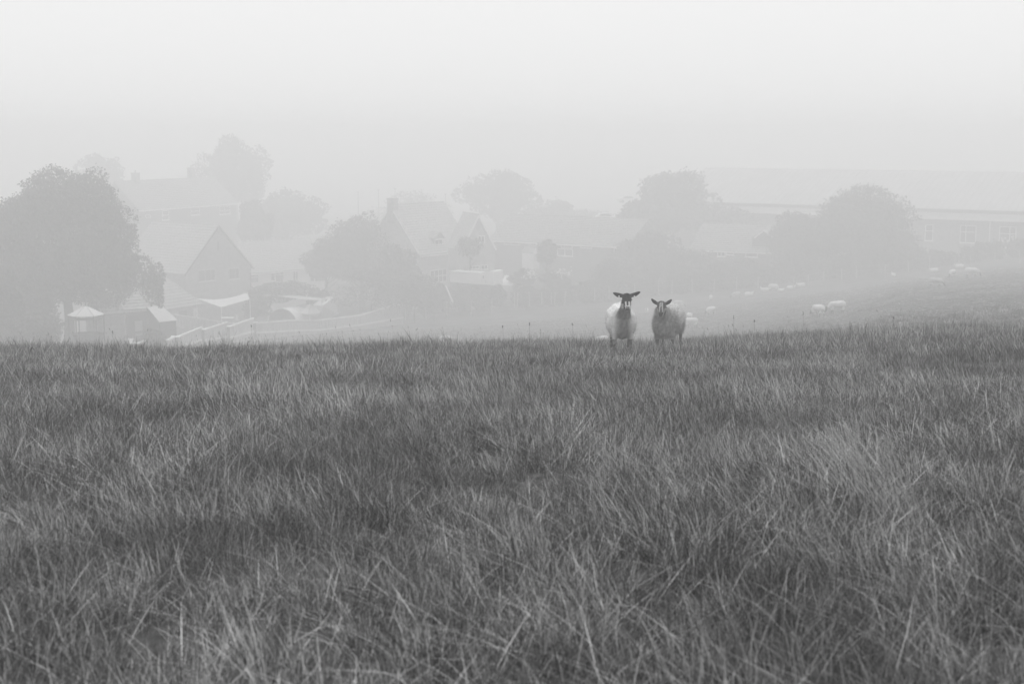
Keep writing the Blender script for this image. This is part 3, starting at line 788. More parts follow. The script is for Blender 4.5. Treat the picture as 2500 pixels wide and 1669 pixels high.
MB().box(L + .24, L + .36, -.085, -.076, e * .5, e * .8).build('pane', M['glass'], dr)

p = pt(1106, 738, 149); q = pt(1088, 697, 150)
t = MB().bar((0, 0, 0), tuple(q - p), .06).build('leaning_pole', M['white']); t.location = p; tag(t, 'thin white pole leaning in the shrubs right of the board fence', 'pole')

# board fence: posts, boards panels, capping and gravel board
FP = [(330, 838, 862, 110), (396, 833, 862, 115), (430, 822, 858, 118), (494, 804, 842, 124), (556, 797, 836, 129), (620, 790, 822, 134), (700, 783, 818, 138), (780, 782, 815, 141), (880, 770, 803, 144), (940, 752, 795, 146), (985, 742, 789, 148)]
fr = empty('board_fence', pt(330, 862, 110), 0, 'stepped close boarded fence along the gardens at the foot of the field', 'fence')
o0 = fr.location.copy()
def slat_run(pa, pb, za, zb, ta, tb, n=22):
    """one closed boarded panel: upright boards side by side"""
    mb = MB(); d = Vector((pb.x - pa.x, pb.y - pa.y, 0)); dd = d.normalized(); nn = Vector((-dd.y, dd.x, 0))
    for k in range(n):
        u0, u1 = k / n, (k + 1) / n - .004
        a_, b_ = pa + d * u0, pa + d * u1
        z0 = za + (zb - za) * u0; z1 = ta + (tb - ta) * u0 + rnd.uniform(-.02, .02)
        off = nn * (-.02 if k % 2 else .0)
        q = [Vector((a_.x, a_.y, 0)) + off, Vector((b_.x, b_.y, 0)) + off, Vector((b_.x, b_.y, 0)) + off + nn * .02, Vector((a_.x, a_.y, 0)) + off + nn * .02]
        lo = [Vector((v.x, v.y, z0)) for v in q]; hi = [Vector((v.x, v.y, z1)) for v in q]
        mb.poly(lo[:2] + hi[:2][::-1]); mb.poly([hi[0], hi[1], hi[2], hi[3]]); mb.poly([lo[2], lo[3], hi[3], hi[2]]); mb.poly([lo[1], lo[2], hi[2], hi[1]]); mb.poly([lo[3], lo[0], hi[0], hi[3]])
    return mb
for k in range(len(FP) - 1):
    a_, b_ = FP[k], FP[k + 1]
    Pa, Pb = pt(a_[0], a_[2], a_[3]) - o0, pt(b_[0], b_[2], b_[3]) - o0
    Ta, Tb = pt(a_[0], a_[1], a_[3]).z - o0.z, pt(b_[0], b_[1], b_[3]).z - o0.z
    step = k < 5
    if step: Ta = Tb = max(Ta, Tb) - .12
    ga, gb = Pa.z - .6, Pb.z - .6
    m_ = slat_run(Pa, Pb, ga, gb, Ta, Tb); o = m_.build('panel', M['wood'], fr)
    MB().bar((Pa.x, Pa.y - .03, Ta + .03), (Pb.x, Pb.y - .03, Tb + .03), .09, .07).build('capping', M['post'], fr)
    ma, mb_ = Pa.z + (Ta - Pa.z) * .3, Pb.z + (Tb - Pb.z) * .3
    MB().bar((Pa.x, Pa.y - .05, ma), (Pb.x, Pb.y - .05, mb_), .09, .1).build('rail', M['post'], fr)
    if step or k == 5:
        MB().box(Pa.x - .22, Pa.x + .22, Pa.y - .22, Pa.y + .22, ga, Ta + .1).build('post', M['brick'], fr)
        MB().box(Pa.x - .45, Pa.x + .45, Pa.y - .3, Pa.y + .3, Ta + .1, Ta + .17).build('post_cap', M['post'], fr)
    else:
        MB().box(Pa.x - .06, Pa.x + .06, Pa.y - .08, Pa.y + .04, ga, Ta + .02).build('post', M['wood'], fr)
# low inner fence
fr2 = empty('inner_fence', pt(425, 768, 138), 0, 'low garden fence with a pale top rail behind the board fence', 'fence'); o0 = fr2.location.copy()
Q = [pt(425, 768, 138), pt(480, 776, 137), pt(540, 786, 136), pt(600, 793, 135)]
for a_, b_ in zip(Q, Q[1:]):
    a_, b_ = a_ - o0, b_ - o0
    slat_run(a_, b_, a_.z - 1.4, b_.z - 1.4, a_.z, b_.z, 16).build('panel', M['wood'], fr2)
    MB().bar(a_ + Vector((0, -.03, .03)), b_ + Vector((0, -.03, .03)), .04, .03).build('top_rail', M['post'], fr2)
    MB().bar(a_ + Vector((0, -.06, -1.6)), a_ + Vector((0, -.06, .08)), .05).build('post', M['wood'], fr2)

# field boundary: posts and wire
posts = [(990, 738, 775), (1040, 742, 776), (1092, 735, 772), (1150, 734, 768), (1200, 728, 765), (1256, 705, 745), (1263, 715, 746), (1293, 712, 742), (1323, 712, 738), (1346, 713, 738), (1354, 713, 738), (1379, 710, 736), (1452, 702, 728), (1487, 698, 724), (1550, 690, 716), (1608, 684, 714), (1640, 683, 712), (1690, 680, 710), (1743, 680, 708), (1798, 675, 704), (1850, 676, 700), (1937, 675, 699), (1973, 670, 694), (2011, 662, 688), (2055, 656, 686), (2091, 648, 676), (2160, 646, 672), (2218, 636, 662), (2270, 626, 656), (2331, 624, 648), (2370, 622, 646), (2430, 616, 640), (2490, 610, 636)]
wf = empty('wire_fence', pt(990, 775, 149), 0, 'old post and wire fence along the far edge of the field', 'fence'); o0 = wf.location.copy(); prev = None
for i, (px, a_, c_) in enumerate(posts):
    Y = 149 + .6 * math.sin(i * 1.7)
    lo, hi = pt(px, c_ + 6, Y) - o0, pt(px + rnd.uniform(-1.5, 1.5), a_, Y) - o0
    MB().tube([lo, hi], [.075, .06], 7).build('post', M['old_post'], wf)
    if prev is not None:
        for t_ in (.93, .6):
            MB().bar(prev[0].lerp(prev[1], t_), lo.lerp(hi, t_), .012).build('wire', M['wire'], wf)
    prev = (lo, hi)

# far sports-ground poles and shelter, cars, all nearly lost in the fog
for px, a_, c_, lab in ((875, 470, 530, 'leftmost'), (925, 465, 520, 'second from the left'), (965, 462, 515, 'third'), (979, 468, 515, 'fourth from the left'), (1088, 475, 520, 'rightmost')):
    p = pt(px, c_, 215); h = pt(px, a_, 215).z - p.z
    t = MB().tube([(0, 0, -2), (0, 0, h)], [.09, .06], 6).box(-.25, .25, -.1, .1, h, h + .12).build('lamp_pole', M['bark']); t.location = p
    tag(t, lab + ' of the faint thin poles in the fog behind the dormer house', 'pole', 'faint poles in the fog')
p = pt(1035, 506, 205); t = empty('shelter', p, .1, 'faint white framed shelter behind the dormer house roof', 'shelter')
MB().box(-1.6, 1.6, -.6, .6, .75, .85).build('roof', M['white'], t); MB().box(-1.6, -1.5, -.6, -.5, -2, .75).build('post', M['white'], t); MB().box(1.0, 1.6, -.6, -.5, .4, .75).build('sign', M['white'], t); MB().box(-1.5, 1.5, .5, .56, -2, .75).build('back_panel', M['wood'], t)
def car(px, py, Y, rz, label):
    p = pt(px, py, Y); t = empty('parked_car', p, rz, label, 'car', 'parked cars in the fog')
    prof = [(-2.0, .3), (-2.05, .75), (-1.5, .9), (-.9, 1.35), (.5, 1.4), (1.2, .95), (2.0, .8), (2.05, .3)]
    mb = MB(); mb.poly([(x, -.8, z) for x, z in prof]); mb.poly([(x, .8, z) for x, z in prof])
    for i in range(len(prof)): a_, b_ = prof[i], prof[(i + 1) % len(prof)]; mb.poly([(a_[0], -.8, a_[1]), (b_[0], -.8, b_[1]), (b_[0], .8, b_[1]), (a_[0], .8, a_[1])])
    mb.build('body', M['white'], t)
    MB().poly([(-1.2, -.81, .92), (-.8, -.81, 1.28), (.45, -.81, 1.32), (1.0, -.81, .92)]).build('side_window', M['glass'], t)
    for x in (-1.3, 1.3):
        for y in (-.78, .78): MB().tube([(x, y - .08, .3), (x, y + .08, .3)], .31, 12).build('wheel', M['dark'], t)
car(1478, 540, 190, .1, 'white car half lost in fog above the long bungalow roof'); car(1518, 541, 190, .05, 'white car parked nearest the faint tree by the school')
car(1533, 495, 215, .2, 'faint pale car roof highest in the fog left of the school')

# white flowers on the shrub by the greenhouse
for (px, py, Y, n_, w_, lab) in ((1293, 668, 154, 60, 34, 'scattered white flowers on the shrub beside the greenhouse'), (1372, 664, 155, 50, 40, 'scattered white flowers below the big bungalow window')):
    p = pt(px, py, Y); mb = MB()
    for i in range(n_):
        x, y, z = rnd.gauss(0, w_ / F * Y * .35), rnd.gauss(-.7, .2), rnd.gauss(0, .32); s_ = rnd.uniform(.05, .09)
        mb.box(x - s_, x + s_, y - s_, y + s_, z - s_ * .7, z + s_ * .7)
    t = mb.build('flowers', M['flower']); t.location = p; tag(t, lab, 'flowers', None, 'stuff')

# ------------------------------------------------------------------ sheep
def prim(bm, a, ra, b_, rb):
    """hull of two ellipsoids"""
    t = bmesh.new()
    for c, r in ((a, ra), (b_, rb)):
        r = r if hasattr(r, '__len__') else (r, r, r)
        bmesh.ops.create_icosphere(t, subdivisions=2, radius=1, matrix=Matrix.Translation(c) @ Matrix.Diagonal((*r, 1)))
    res = bmesh.ops.convex_hull(t, input=t.verts[:])
    bmesh.ops.delete(t, geom=[g for g in set(res['geom_interior']) | set(res['geom_unused']) if isinstance(g, bmesh.types.BMVert) and g.is_valid], context='VERTS')
    me = bpy.data.meshes.new('tmp'); t.to_mesh(me); t.free(); bm.from_mesh(me); bpy.data.meshes.remove(me)
def body_mesh(prims, voxel, smooth=4):
    bm = bmesh.new()
    for p in prims: prim(bm, *p)
    me = bpy.data.meshes.new('tmp'); bm.to_mesh(me); bm.free()
    o = bpy.data.objects.new('tmp', me); COL.objects.link(o)
    r = o.modifiers.new('r', 'REMESH'); r.mode = 'VOXEL'; r.voxel_size = voxel
    s = o.modifiers.new('s', 'SMOOTH'); s.iterations = smooth; s.factor = .5
    dg = bpy.context.evaluated_depsgraph_get()
    out = bpy.data.meshes.new_from_object(o.evaluated_get(dg))
    bpy.data.objects.remove(o); bpy.data.meshes.remove(me)
    out.polygons.foreach_set('use_smooth', [True] * len(out.polygons))
    return out
def vdata(me):
    n = len(me.vertices); co = np.empty(n * 3); me.vertices.foreach_get('co', co); co = co.reshape(-1, 3)
    no = np.empty(n * 3); me.vertices.foreach_get('normal', no); return co, no.reshape(-1, 3)
def set_col(me, col):
    a = me.attributes.new('col', 'FLOAT', 'POINT'); a.data.foreach_set('value', np.clip(col, .005, .95).astype(np.float32))
def fbm(P, s, seed=0):
    out = np.zeros(len(P)); r = np.random.default_rng(seed); a = 1.0
    for o in range(4):
        for _ in range(4):
            k = r.normal(size=3) * s; out += a * np.sin(P @ k + r.uniform(0, 6.28)) / 3
        s *= 2.1; a *= .55
    return out
def fibres(me, col, mask, n, ln, wd, seed=1, down=.55):
    """short wool locks growing from the coat"""
    co, no = vdata(me); idx = np.where(mask)[0]
    r = np.random.default_rng(seed); k = r.choice(idx, n)
    P = co[k] + r.normal(0, .006, (n, 3)); N = no[k]
    D = N * .7 + np.array([0, 0, -down]) + r.normal(0, .35, (n, 3)); D /= np.linalg.norm(D, axis=1)[:, None]
    S = np.cross(D, r.normal(size=(n, 3))); S /= np.linalg.norm(S, axis=1)[:, None]
    l = ln * r.uniform(.5, 1.3, n)[:, None]; w_ = wd * r.uniform(.6, 1.3, n)[:, None]
    V = np.stack([P - S * w_, P + S * w_, P + D * l], 1).reshape(-1, 3)
    c = np.repeat(np.clip(col[k] * r.uniform(.55, 1.35, n), .01, .9), 3)
    return fast_mesh('fleece', V, np.arange(3 * n).reshape(n, 3), c)
def seg(V, a, b_):
    """distance of points to segment"""
    a, b_ = np.array(a), np.array(b_); d = b_ - a; t = np.clip(((V - a) @ d) / (d @ d), 0, 1); return np.linalg.norm(V - a - t[:, None] * d, axis=1), t

def hero(kind):
    """faces -y; x is picture-right"""
    if kind == 1:
        hx, hz = .045, 1.0
        P = [((-.01, .20, .50), (.27, .22, .30), (-.01, .62, .52), (.285, .30, .31)),
             ((.0, .04, .47), (.165, .15, .24), (-.01, .3, .48), (.27, .2, .29)),
             ((0, .05, .60), (.13, .13, .15), (.03, -.05, .80), (.088, .09, .1)),
             ((.03, -.05, .80), (.088, .09, .1), (hx, -.08, .95), (.085, .09, .09)),
             ((hx, -.13, 1.0), (.088, .1, .078), (hx, -.24, .91), (.066, .075, .065)),
             ((hx, -.24, .91), (.066, .07, .065), (hx + .004, -.33, .835), (.047, .048, .042))]
        ears = [((hx - .06, -.09, 1.02), (.04, .022, .035), (hx - .15, -.08, 1.035), (.05, .018, .042)), ((hx - .15, -.08, 1.035), (.05, .018, .042), (hx - .222, -.085, 1.068), (.024, .012, .02)),
                ((hx + .06, -.09, 1.02), (.04, .022, .035), (hx + .15, -.08, 1.045), (.05, .018, .038)), ((hx + .15, -.08, 1.045), (.05, .018, .038), (hx + .222, -.085, 1.085), (.026, .012, .02))]
        fx = (-.15, .13)
    else:
        hx, hz = -.10, .86
        P = [((-.04, .16, .50), (.225, .22, .275), (.06, .58, .52), (.25, .30, .295)),
             ((-.06, .04, .47), (.19, .16, .24), (0, .3, .5), (.25, .2, .28)),
             ((-.07, .05, .58), (.16, .14, .18), (-.09, -.04, .74), (.115, .11, .12)),
             ((hx, -.08, .86), (.082, .1, .07), (hx, -.2, .77), (.063, .07, .06)),
             ((hx, -.2, .77), (.063, .07, .06), (hx, -.28, .70), (.042, .045, .042))]
        ears = [((hx - .06, -.05, .86), (.03, .02, .03), (hx - .13, -.05, .905), (.036, .017, .034)), ((hx - .13, -.05, .905), (.036, .017, .034), (hx - .172, -.05, .945), (.018, .011, .02)),
                ((hx + .06, -.05, .86), (.03, .02, .03), (hx + .13, -.05, .90), (.036, .017, .034)), ((hx + .13, -.05, .90), (.036, .017, .034), (hx + .172, -.05, .94), (.018, .011, .02))]
        fx = (-.17, .10)
    legs = []
    for x in fx:
        legs += [((x * .8, .07, .38), (.075, .08, .09), (x, .03, .22), (.04, .045, .04)), ((x, .03, .22), (.036, .04, .04), (x, .0, .06), (.024, .026, .03)), ((x, .0, .05), (.03, .034, .03), (x, -.02, .0), (.033, .04, .015))]
    hb = .72; ox = .0 if kind == 1 else .07
    for x in (-.16 + ox, .16 + ox):
        legs += [((x * .9, hb - .05, .42), (.09, .12, .12), (x, hb + .05, .27), (.045, .05, .04)), ((x, hb + .05, .27), (.036, .04, .03), (x, hb, .07), (.024, .026, .03)), ((x, hb, .06), (.03, .034, .03), (x, hb - .03, .0), (.033, .04, .015))]
    me = body_mesh(P + ears + legs, .0085, 5)
    co, no = vdata(me); X, Yv, Z = co[:, 0], co[:, 1], co[:, 2]
    nz = fbm(co, 18, 2); nf = fbm(co, 60, 5)
    if kind == 1:
        top = np.clip((Z - .45) / .3, 0, 1); side = np.clip((np.abs(X + .0) - .06) / .13, 0, 1)
        front = np.clip(1 - (Yv + .02) / .22, 0, 1)
        col = .80 + .05 * nz
        col = col * (1 - front * (1 - .9 * side)) + (.20 + .05 * nz + .03 * nf) * front * (1 - .9 * side)
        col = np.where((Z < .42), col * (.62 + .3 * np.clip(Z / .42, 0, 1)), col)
        d, t = seg(co, (0, .05, .60), (hx, -.08, .92)); nk = np.clip((.155 - d) / .05, 0, 1) * np.clip((.14 - Yv) / .06, 0, 1) * np.clip((Z - .40) / .3, 0, 1)
        col = col * (1 - nk) + (.13 + .04 * nz + .03 * nf) * nk
        head = ((Z > .80) & (Yv < -.09)) | (Z > .945) | ((np.abs(X - hx) > .11) & (Z > .93))
        col = np.where(head, .013 + .004 * nz, col)
        dx = (X - hx)
        # cheeks behind the jaw are pale, blaze beside the nose, white muzzle, dark nostrils and chin
        col = np.where(head & (Yv > -.2) & (Z < .885) & (np.abs(dx) > .055), .42, col)
        blaze = head & (Yv < -.20) & (Z < .945) & (np.abs(dx) > .017) & (np.abs(dx) < .045 - (.945 - Z) * .06) & (Z > .86)
        muz = head & (Yv < -.27) & (Z > .832) & (Z < .878) & (np.abs(dx) < .05)
        col = np.where(blaze, .62, col); col = np.where(muz, .62, col)
        col = np.where(head & (Yv < -.26) & (Z < .85) & (np.abs(dx) > .03), .5, col)
        nose = head & (Yv < -.33) & (np.abs(dx) < .03) & (Z < .862) & (Z > .838)
        col = np.where(nose, .02, col)
        col = np.where(head & (Yv < -.3) & (Z < .828) & (np.abs(dx) < .032), .02, col)
        lg = Z < .24
        col = np.where(lg, .22 + .12 * nz, col); col = np.where(lg & (Z < .17) & (nz > .1), .03, col); col = np.where(Z < .05, .04, col)
    else:
        back = np.clip((Yv - .05) / .3, 0, 1) * np.clip((Z - .35) / .3, 0, 1)
        col = (.40 + .07 * nz + .06 * nf) * (1 - back) + (.80 + .05 * nz) * back
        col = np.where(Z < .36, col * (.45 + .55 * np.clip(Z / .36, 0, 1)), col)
        head = ((Z > .66) & (Yv < -.12) & (np.abs(X - hx) < .1)) | ((Z > .80) & (Yv < .02) & (np.abs(X - hx) < .22))
        dx = np.abs(X - hx)
        col = np.where(head, .065 + .02 * nf, col)
        col = np.where(head & (dx > .09), .025, col)
        vv = head & (Yv < -.15) & (np.abs(dx - (.020 + (.86 - Z) * .12)) < .010) & (Z > .75)
        col = np.where(vv, .40, col)
        col = np.where(head & (Yv < -.2) & (Z > .845) & (Z < .86) & (dx < .03), .3, col)
        jaw = head & (Yv < -.1) & (np.abs(dx - (.078 - (.82 - Z) * .28)) < .012) & (Z < .80)
        col = np.where(jaw, .34, col)
        col = np.where(head & (Yv < -.28) & (dx < .03) & (Z > .70) & (Z < .74), .04, col)
        col = np.where(Z < .22, .09 + .04 * nz, col); col = np.where(Z < .05, .03, col)
    set_col(me, col)
    wool = (~head) & (Z > .24)
    return me, col, wool, hx
def eye(x, y, z, par):
    bm = bmesh.new(); bmesh.ops.create_uvsphere(bm, u_segments=10, v_segments=8, radius=.013, matrix=Matrix.Translation((x, y, z)))
    me = bpy.data.meshes.new('eye'); bm.to_mesh(me); bm.free(); return link('eye', me, M['eye'], par)
M['eye'] = mat('sheep_eye', .03, .15, .05, 5, spec=.8)
HPX = .000858
g1 = pt(1521, 860, 25.0); g2 = pt(1627, 858, 25.3)
for kind, gp, rz, lab in ((1, g1, 0.0, 'black faced sheep with white muzzle and long upright neck, facing the camera on the brow'),
                          (2, g2, math.radians(-8), 'shaggy grey sheep with pale lines down its dark face, beside the black faced sheep')):
    me, col, wool, hx = hero(kind)
    t = link('sheep', me, M['sheep'])
    t.location = (gp.x, gp.y, gp.z); t.rotation_euler = (0, 0, rz)
    tag(t, lab, 'sheep')
    link('fleece', fibres(me, col, wool, 16000 if kind == 1 else 26000, .022 if kind == 1 else .042, .0022, kind), M['sheep'], t)
    if kind == 1:
        eye(hx - .078, -.2, .965, t); eye(hx + .078, -.2, .965, t)
        for sx in (-1, 1): MB().box(hx + sx * .135 - .011, hx + sx * .135 + .011, -.115, -.108, .985, 1.03).build('ear_tag', M['white'], t)
    else:
        eye(hx - .07, -.16, .82, t); eye(hx + .07, -.16, .82, t)

# far flock: poses face +x
def far_pose(kind, tone=.66):
    legs = []
    lx = (.28, -.34)
    if kind != 'lie':
        for x in lx:
            for s in (-1, 1):
                dx_ = .07 * s if kind == 'graze' else .03 * s
                legs += [((x, .11 * s, .36), (.09, .07, .1), (x + dx_, .11 * s, .24), .045), ((x + dx_, .11 * s, .24), .038, (x + dx_ * 1.5, .11 * s, -.02), .03)]
    body = [((.28, 0, .58), (.20, .19, .20), (-.3, 0, .60), (.23, .22, .23)), ((-.42, 0, .72), (.06, .06, .06), (-.56, 0, .5), (.035, .035, .05))]
    if kind == 'graze': hd = [((.38, 0, .58), (.13, .11, .15), (.62, 0, .36), (.08, .07, .09)), ((.62, 0, .34), (.07, .065, .07), (.74, 0, .13), (.042, .04, .05))]
    elif kind == 'lie':
        body = [((.25, 0, .26), (.2, .2, .2), (-.28, 0, .27), (.25, .26, .24))]; hd = [((.36, 0, .34), (.11, .1, .14), (.5, 0, .52), (.07, .07, .08)), ((.52, 0, .55), (.075, .065, .07), (.66, 0, .48), (.04, .04, .04))]
    else: hd = [((.38, 0, .62), (.13, .11, .15), (.52, 0, .84), (.08, .07, .09)), ((.54, 0, .88), (.075, .065, .07), (.70, 0, .80), (.042, .04, .045))]
    hp = hd[1][0]
    ears = [((hp[0], s * .05, hp[2] + .05), .022, (hp[0] - .02, s * .14, hp[2] + .06), .018) for s in (-1, 1)]
    me = body_mesh(body + hd + legs + ears, .024, 3)
    co, no = vdata(me); nz = fbm(co, 14, 9)
    col = tone + .06 * nz
    head = co[:, 0] > hp[0] - .03 if kind != 'lie' else co[:, 0] > .5
    col = np.where(head, .10 + .03 * nz, col)
    if kind != 'lie': col = np.where(co[:, 2] < .26, np.where(head, .08, .16), col)
    set_col(me, col); return me
POSE = {k: far_pose(k) for k in ('graze', 'stand', 'lie')}
POSE['grey'] = far_pose('graze', .48)
flock = [ # px, foot row, pose, heading deg (0 = to the right, 90 = away), scale, label
 (1579, 769, 'stand', 262, .8, 'faint sheep between the two near sheep, seen head on'),
 (1657, 751, 'grey', -8, .95, 'grey grazing sheep just right of the shaggy sheep, head to the right'),
 (1683, 785, 'graze', 100, .9, 'pale sheep seen from behind directly right of the shaggy sheep'),
 (1687, 801, 'graze', 170, .95, 'whitish sheep nearest the brow right of the shaggy sheep, head to the left'),
 (1735, 737, 'graze', 82, .95, 'white rumped sheep seen from behind, upper of two in line'),
 (1735, 770, 'graze', 215, .95, 'pale sheep grazing down to the left, lower of two in line'),
 (1798, 730, 'grey', 190, .95, 'greyish grazing sheep left of the row of lying sheep'),
 (1829, 724, 'lie', 20, 1.0, 'lying sheep with raised head, leftmost of the resting row'),
 (1867, 713, 'lie', 160, 1.0, 'lying sheep second from the left in the resting row'),
 (1888, 711, 'graze', -5, 1.0, 'white backed sheep in the middle of the resting row'),
 (1907, 712, 'lie', 20, .7, 'small lying lamb to the right of the row middle'),
 (1932, 708, 'lie', 10, 1.0, 'lying sheep second from the right in the resting row'),
 (1954, 702, 'lie', 190, 1.05, 'lying sheep at the upper right end of the resting row'),
 (1997, 774, 'graze', 120, 1.0, 'plump pale sheep seen from behind, touching the nose of a grazing sheep'),
 (2043, 767, 'graze', 183, 1.05, 'slender grazing sheep in mid field with its head down to the left'),
 (2284, 702, 'grey', -5, .95, 'greyer grazing sheep lowest of the group below the school'),
 (2324, 680, 'graze', 230, 1.0, 'plump sheep in the middle of the group below the school'),
 (2372, 678, 'graze', 0, 1.1, 'bright white grazing sheep furthest right, head to the right'),
 (2340, 657, 'lie', 180, 1.1, 'sheep back showing highest of the group below the school'),
 (2278, 665, 'lie', 180, 1.0, 'pale lying sheep left of the group below the school'),
 (2181, 675, 'lie', 100, .8, 'tiny resting sheep alone below the domed tree'),
 (1087, 842, 'graze', 180, .8, 'sheep back showing over the grass right of the board fence'),
 (1468, 845, 'graze', 200, .75, 'sheep back just showing over the grass left of the black faced sheep')]
for px, py, pose, hd, sc_, lab in flock:
    p = on_ground(px, py)
    t = link('sheep', POSE[pose], M['sheep'])
    t.location = p; t.rotation_euler = (rnd.uniform(-.03, .03), 0, math.radians(hd)); t.scale = (sc_ * K(p.y),) * 3
    tag(t, lab, 'sheep', 'far flock in the field')

# ------------------------------------------------------------------ grass
def blades(n, rad, hmin, hmax, lean, leandir, wd, mix, seed, bend=.5, segs=4, spread=1.0):
    r = np.random.default_rng(seed)
    a = r.uniform(0, 2 * np.pi, n); rr = rad * np.sqrt(r.uniform(0, 1, n))
    base = np.stack([np.cos(a) * rr, np.sin(a) * rr, np.full(n, -.03)], 1)
    h = hmin + (hmax - hmin) * r.beta(2, 2.2, n)
    la = r.uniform(0, 2 * np.pi, n)
    L = np.stack([np.cos(la), np.sin(la)], 1) * (np.abs(r.normal(0, .32, n)) * spread)[:, None] + np.array([math.cos(leandir), math.sin(leandir)]) * lean * r.uniform(.5, 1.3, n)[:, None]
    bd = r.uniform(.1, 1.0, n) * bend
    fa = r.uniform(0, np.pi, n); S = np.stack([np.cos(fa), np.sin(fa), np.zeros(n)], 1)
    w_ = wd * r.uniform(.5, 1.35, n)
    ts = np.linspace(0, 1, segs + 1)
    rows = []
    for t in ts:
        out = t + bd * t * t
        c = base + np.stack([L[:, 0] * h * out, L[:, 1] * h * out, h * (t - .28 * bd * t * t * (1 + np.linalg.norm(L, axis=1)))], 1)
        ww = (w_ * (1 - t ** 1.6) + .0004)[:, None]
        rows.append(c - S * ww); rows.append(c + S * ww)
    V = np.stack(rows, 1)                                  # n, 2*(segs+1), 3
    k = 2 * (segs + 1)
    q = np.array([[2 * i, 2 * i + 1, 2 * i + 3, 2 * i + 2] for i in range(segs)])
    Fc = (np.arange(n)[:, None, None] * k + q[None]).reshape(-1, 4)
    u = r.uniform(0, 1, n)
    col = np.where(u < mix[0], r.uniform(.015, .06, n), np.where(u < mix[1], r.uniform(.10, .22, n), r.uniform(.5, .88, n)))
    return V.reshape(-1, 3), Fc, np.repeat(col, k)
def seedheads(n, rad, hmin, hmax, seed, tone, lean=.25, dirn=0.0):
    V, Fc, C = blades(n, rad, hmin, hmax, lean, dirn, .0016, (0, 0), seed, .5, 6, .7)
    r = np.random.default_rng(seed + 99); k = 14
    Vr = V.reshape(n, k, 3); tips = (Vr[:, -1] + Vr[:, -2]) / 2; prev = (Vr[:, -3] + Vr[:, -4]) / 2
    d = tips - prev; d /= np.linalg.norm(d, axis=1)[:, None]
    vs, fs, base = [V], [Fc], len(V)
    for i in range(n):
        L = r.uniform(.03, .055); w_ = r.uniform(.002, .0045)
        s = np.cross(d[i], [.3, .8, .1]); s /= np.linalg.norm(s); t = np.cross(d[i], s)
        p = tips[i] - d[i] * .01
        vv = [p, p + s * w_ + d[i] * L * .4, p + t * w_ + d[i] * L * .4, p - s * w_ + d[i] * L * .4, p - t * w_ + d[i] * L * .4, p + d[i] * L]
        vs.append(np.array(vv)); b0 = base
        fs.append(np.array([[b0, b0 + 1, b0 + 5, b0 + 2], [b0, b0 + 2, b0 + 5, b0 + 3], [b0, b0 + 3, b0 + 5, b0 + 4], [b0, b0 + 4, b0 + 5, b0 + 1]])); base += 6
    V = np.concatenate(vs); Fc = np.concatenate(fs)
    C = np.full(len(V), tone) * np.repeat(r.uniform(.8, 1.2), len(V)); return V, Fc, C
def merge(*parts):
    Vs, Fs, Cs, b0 = [], [], [], 0
    for V, Fc, C in parts: Vs.append(V); Fs.append(Fc + b0); Cs.append(C); b0 += len(V)
    return np.concatenate(Vs), np.concatenate(Fs), np.concatenate(Cs)
MIX = (.38, .8)
LL = math.pi                       # wind lean toward picture-left
def tuft_set(q, m, o):
    """q: blade width factor, m: blade number factor"""
    n = lambda k: int(k * m)
    return [
 merge(blades(n(110), .19, .10, .36, .10, LL, .0028 * q, MIX, o + 1, .9, 4, 2.2), blades(n(50), .24, .05, .16, 0, 0, .003 * q, (.7, .95), o + 31, .9, 3, 2.5)),  # short under-blades mostly dark: shadow between tufts put into their colour, next tuft too
 merge(blades(n(110), .17, .10, .40, .15, LL, .0026 * q, MIX, o + 2, .9, 4, 2.0), blades(n(50), .24, .05, .16, 0, 0, .003 * q, (.6, .9), o + 32, .9, 3, 2.5)),
 merge(blades(n(140), .24, .07, .28, .12, 0, .0030 * q, (.6, .9), o + 3, .9, 4, 1.9)),
 merge(blades(n(130), .22, .08, .26, .05, 1, .0030 * q, (.5, .85), o + 4, .9, 4, 2.2)),
 merge(blades(n(80), .20, .20, .42, .36, LL + .25, .0026 * q, (.25, .65), o + 5, .5, 5, .9), blades(n(50), .22, .08, .25, 0, 0, .003 * q, MIX, o + 35, .8, 4, 2)),
 merge(blades(n(80), .20, .18, .40, .28, LL - .5, .0026 * q, (.3, .75), o + 6, .5, 5, .9), blades(n(50), .22, .08, .25, 0, 0, .003 * q, MIX, o + 36, .8, 4, 2)),
 merge(blades(n(110), .24, .12, .36, .08, .5, .0026 * q, (.2, .55), o + 7, .7, 4, 1.5), seedheads(1, .15, .30, .48, o + 70, .45, .3, .5)),
 merge(blades(n(110), .24, .12, .34, .08, LL, .0026 * q, MIX, o + 8, .7, 4, 1.5), seedheads(2, .15, .30, .5, o + 71, .3, .3, LL)),
 merge(blades(n(30), .16, .22, .60, .55, LL + .2, .0019 * q, (0, .12), o + 9, .35, 5, .5)),
 merge(blades(n(40), .25, .18, .40, .1, 0, .0017 * q, (.9, 1.0), o + 10, .2, 4, .8), blades(n(60), .25, .08, .3, .1, 0, .003 * q, MIX, o + 40, .8, 4, 1.8)),
 ]
tuft_src = tuft_set(1.0, 1.0, 0) + [
 merge(blades(70, .45, .10, .26, .1, LL, .012, (.05, .55), 11, .6, 3)),
 merge(blades(70, .45, .08, .22, .1, 0, .012, (.1, .6), 12, .6, 3)),
] + tuft_set(1.9, .6, 200)
tcol = bpy.data.collections.new('grass_tufts')
for i, (V, Fc, C) in enumerate(tuft_src):
    me = fast_mesh('tuft', V, Fc, C); me.materials.append(M['grass'])
    tcol.objects.link(bpy.data.objects.new('tuft_%02d' % i, me))
pos, idx, rot, scl = [], [], [], []
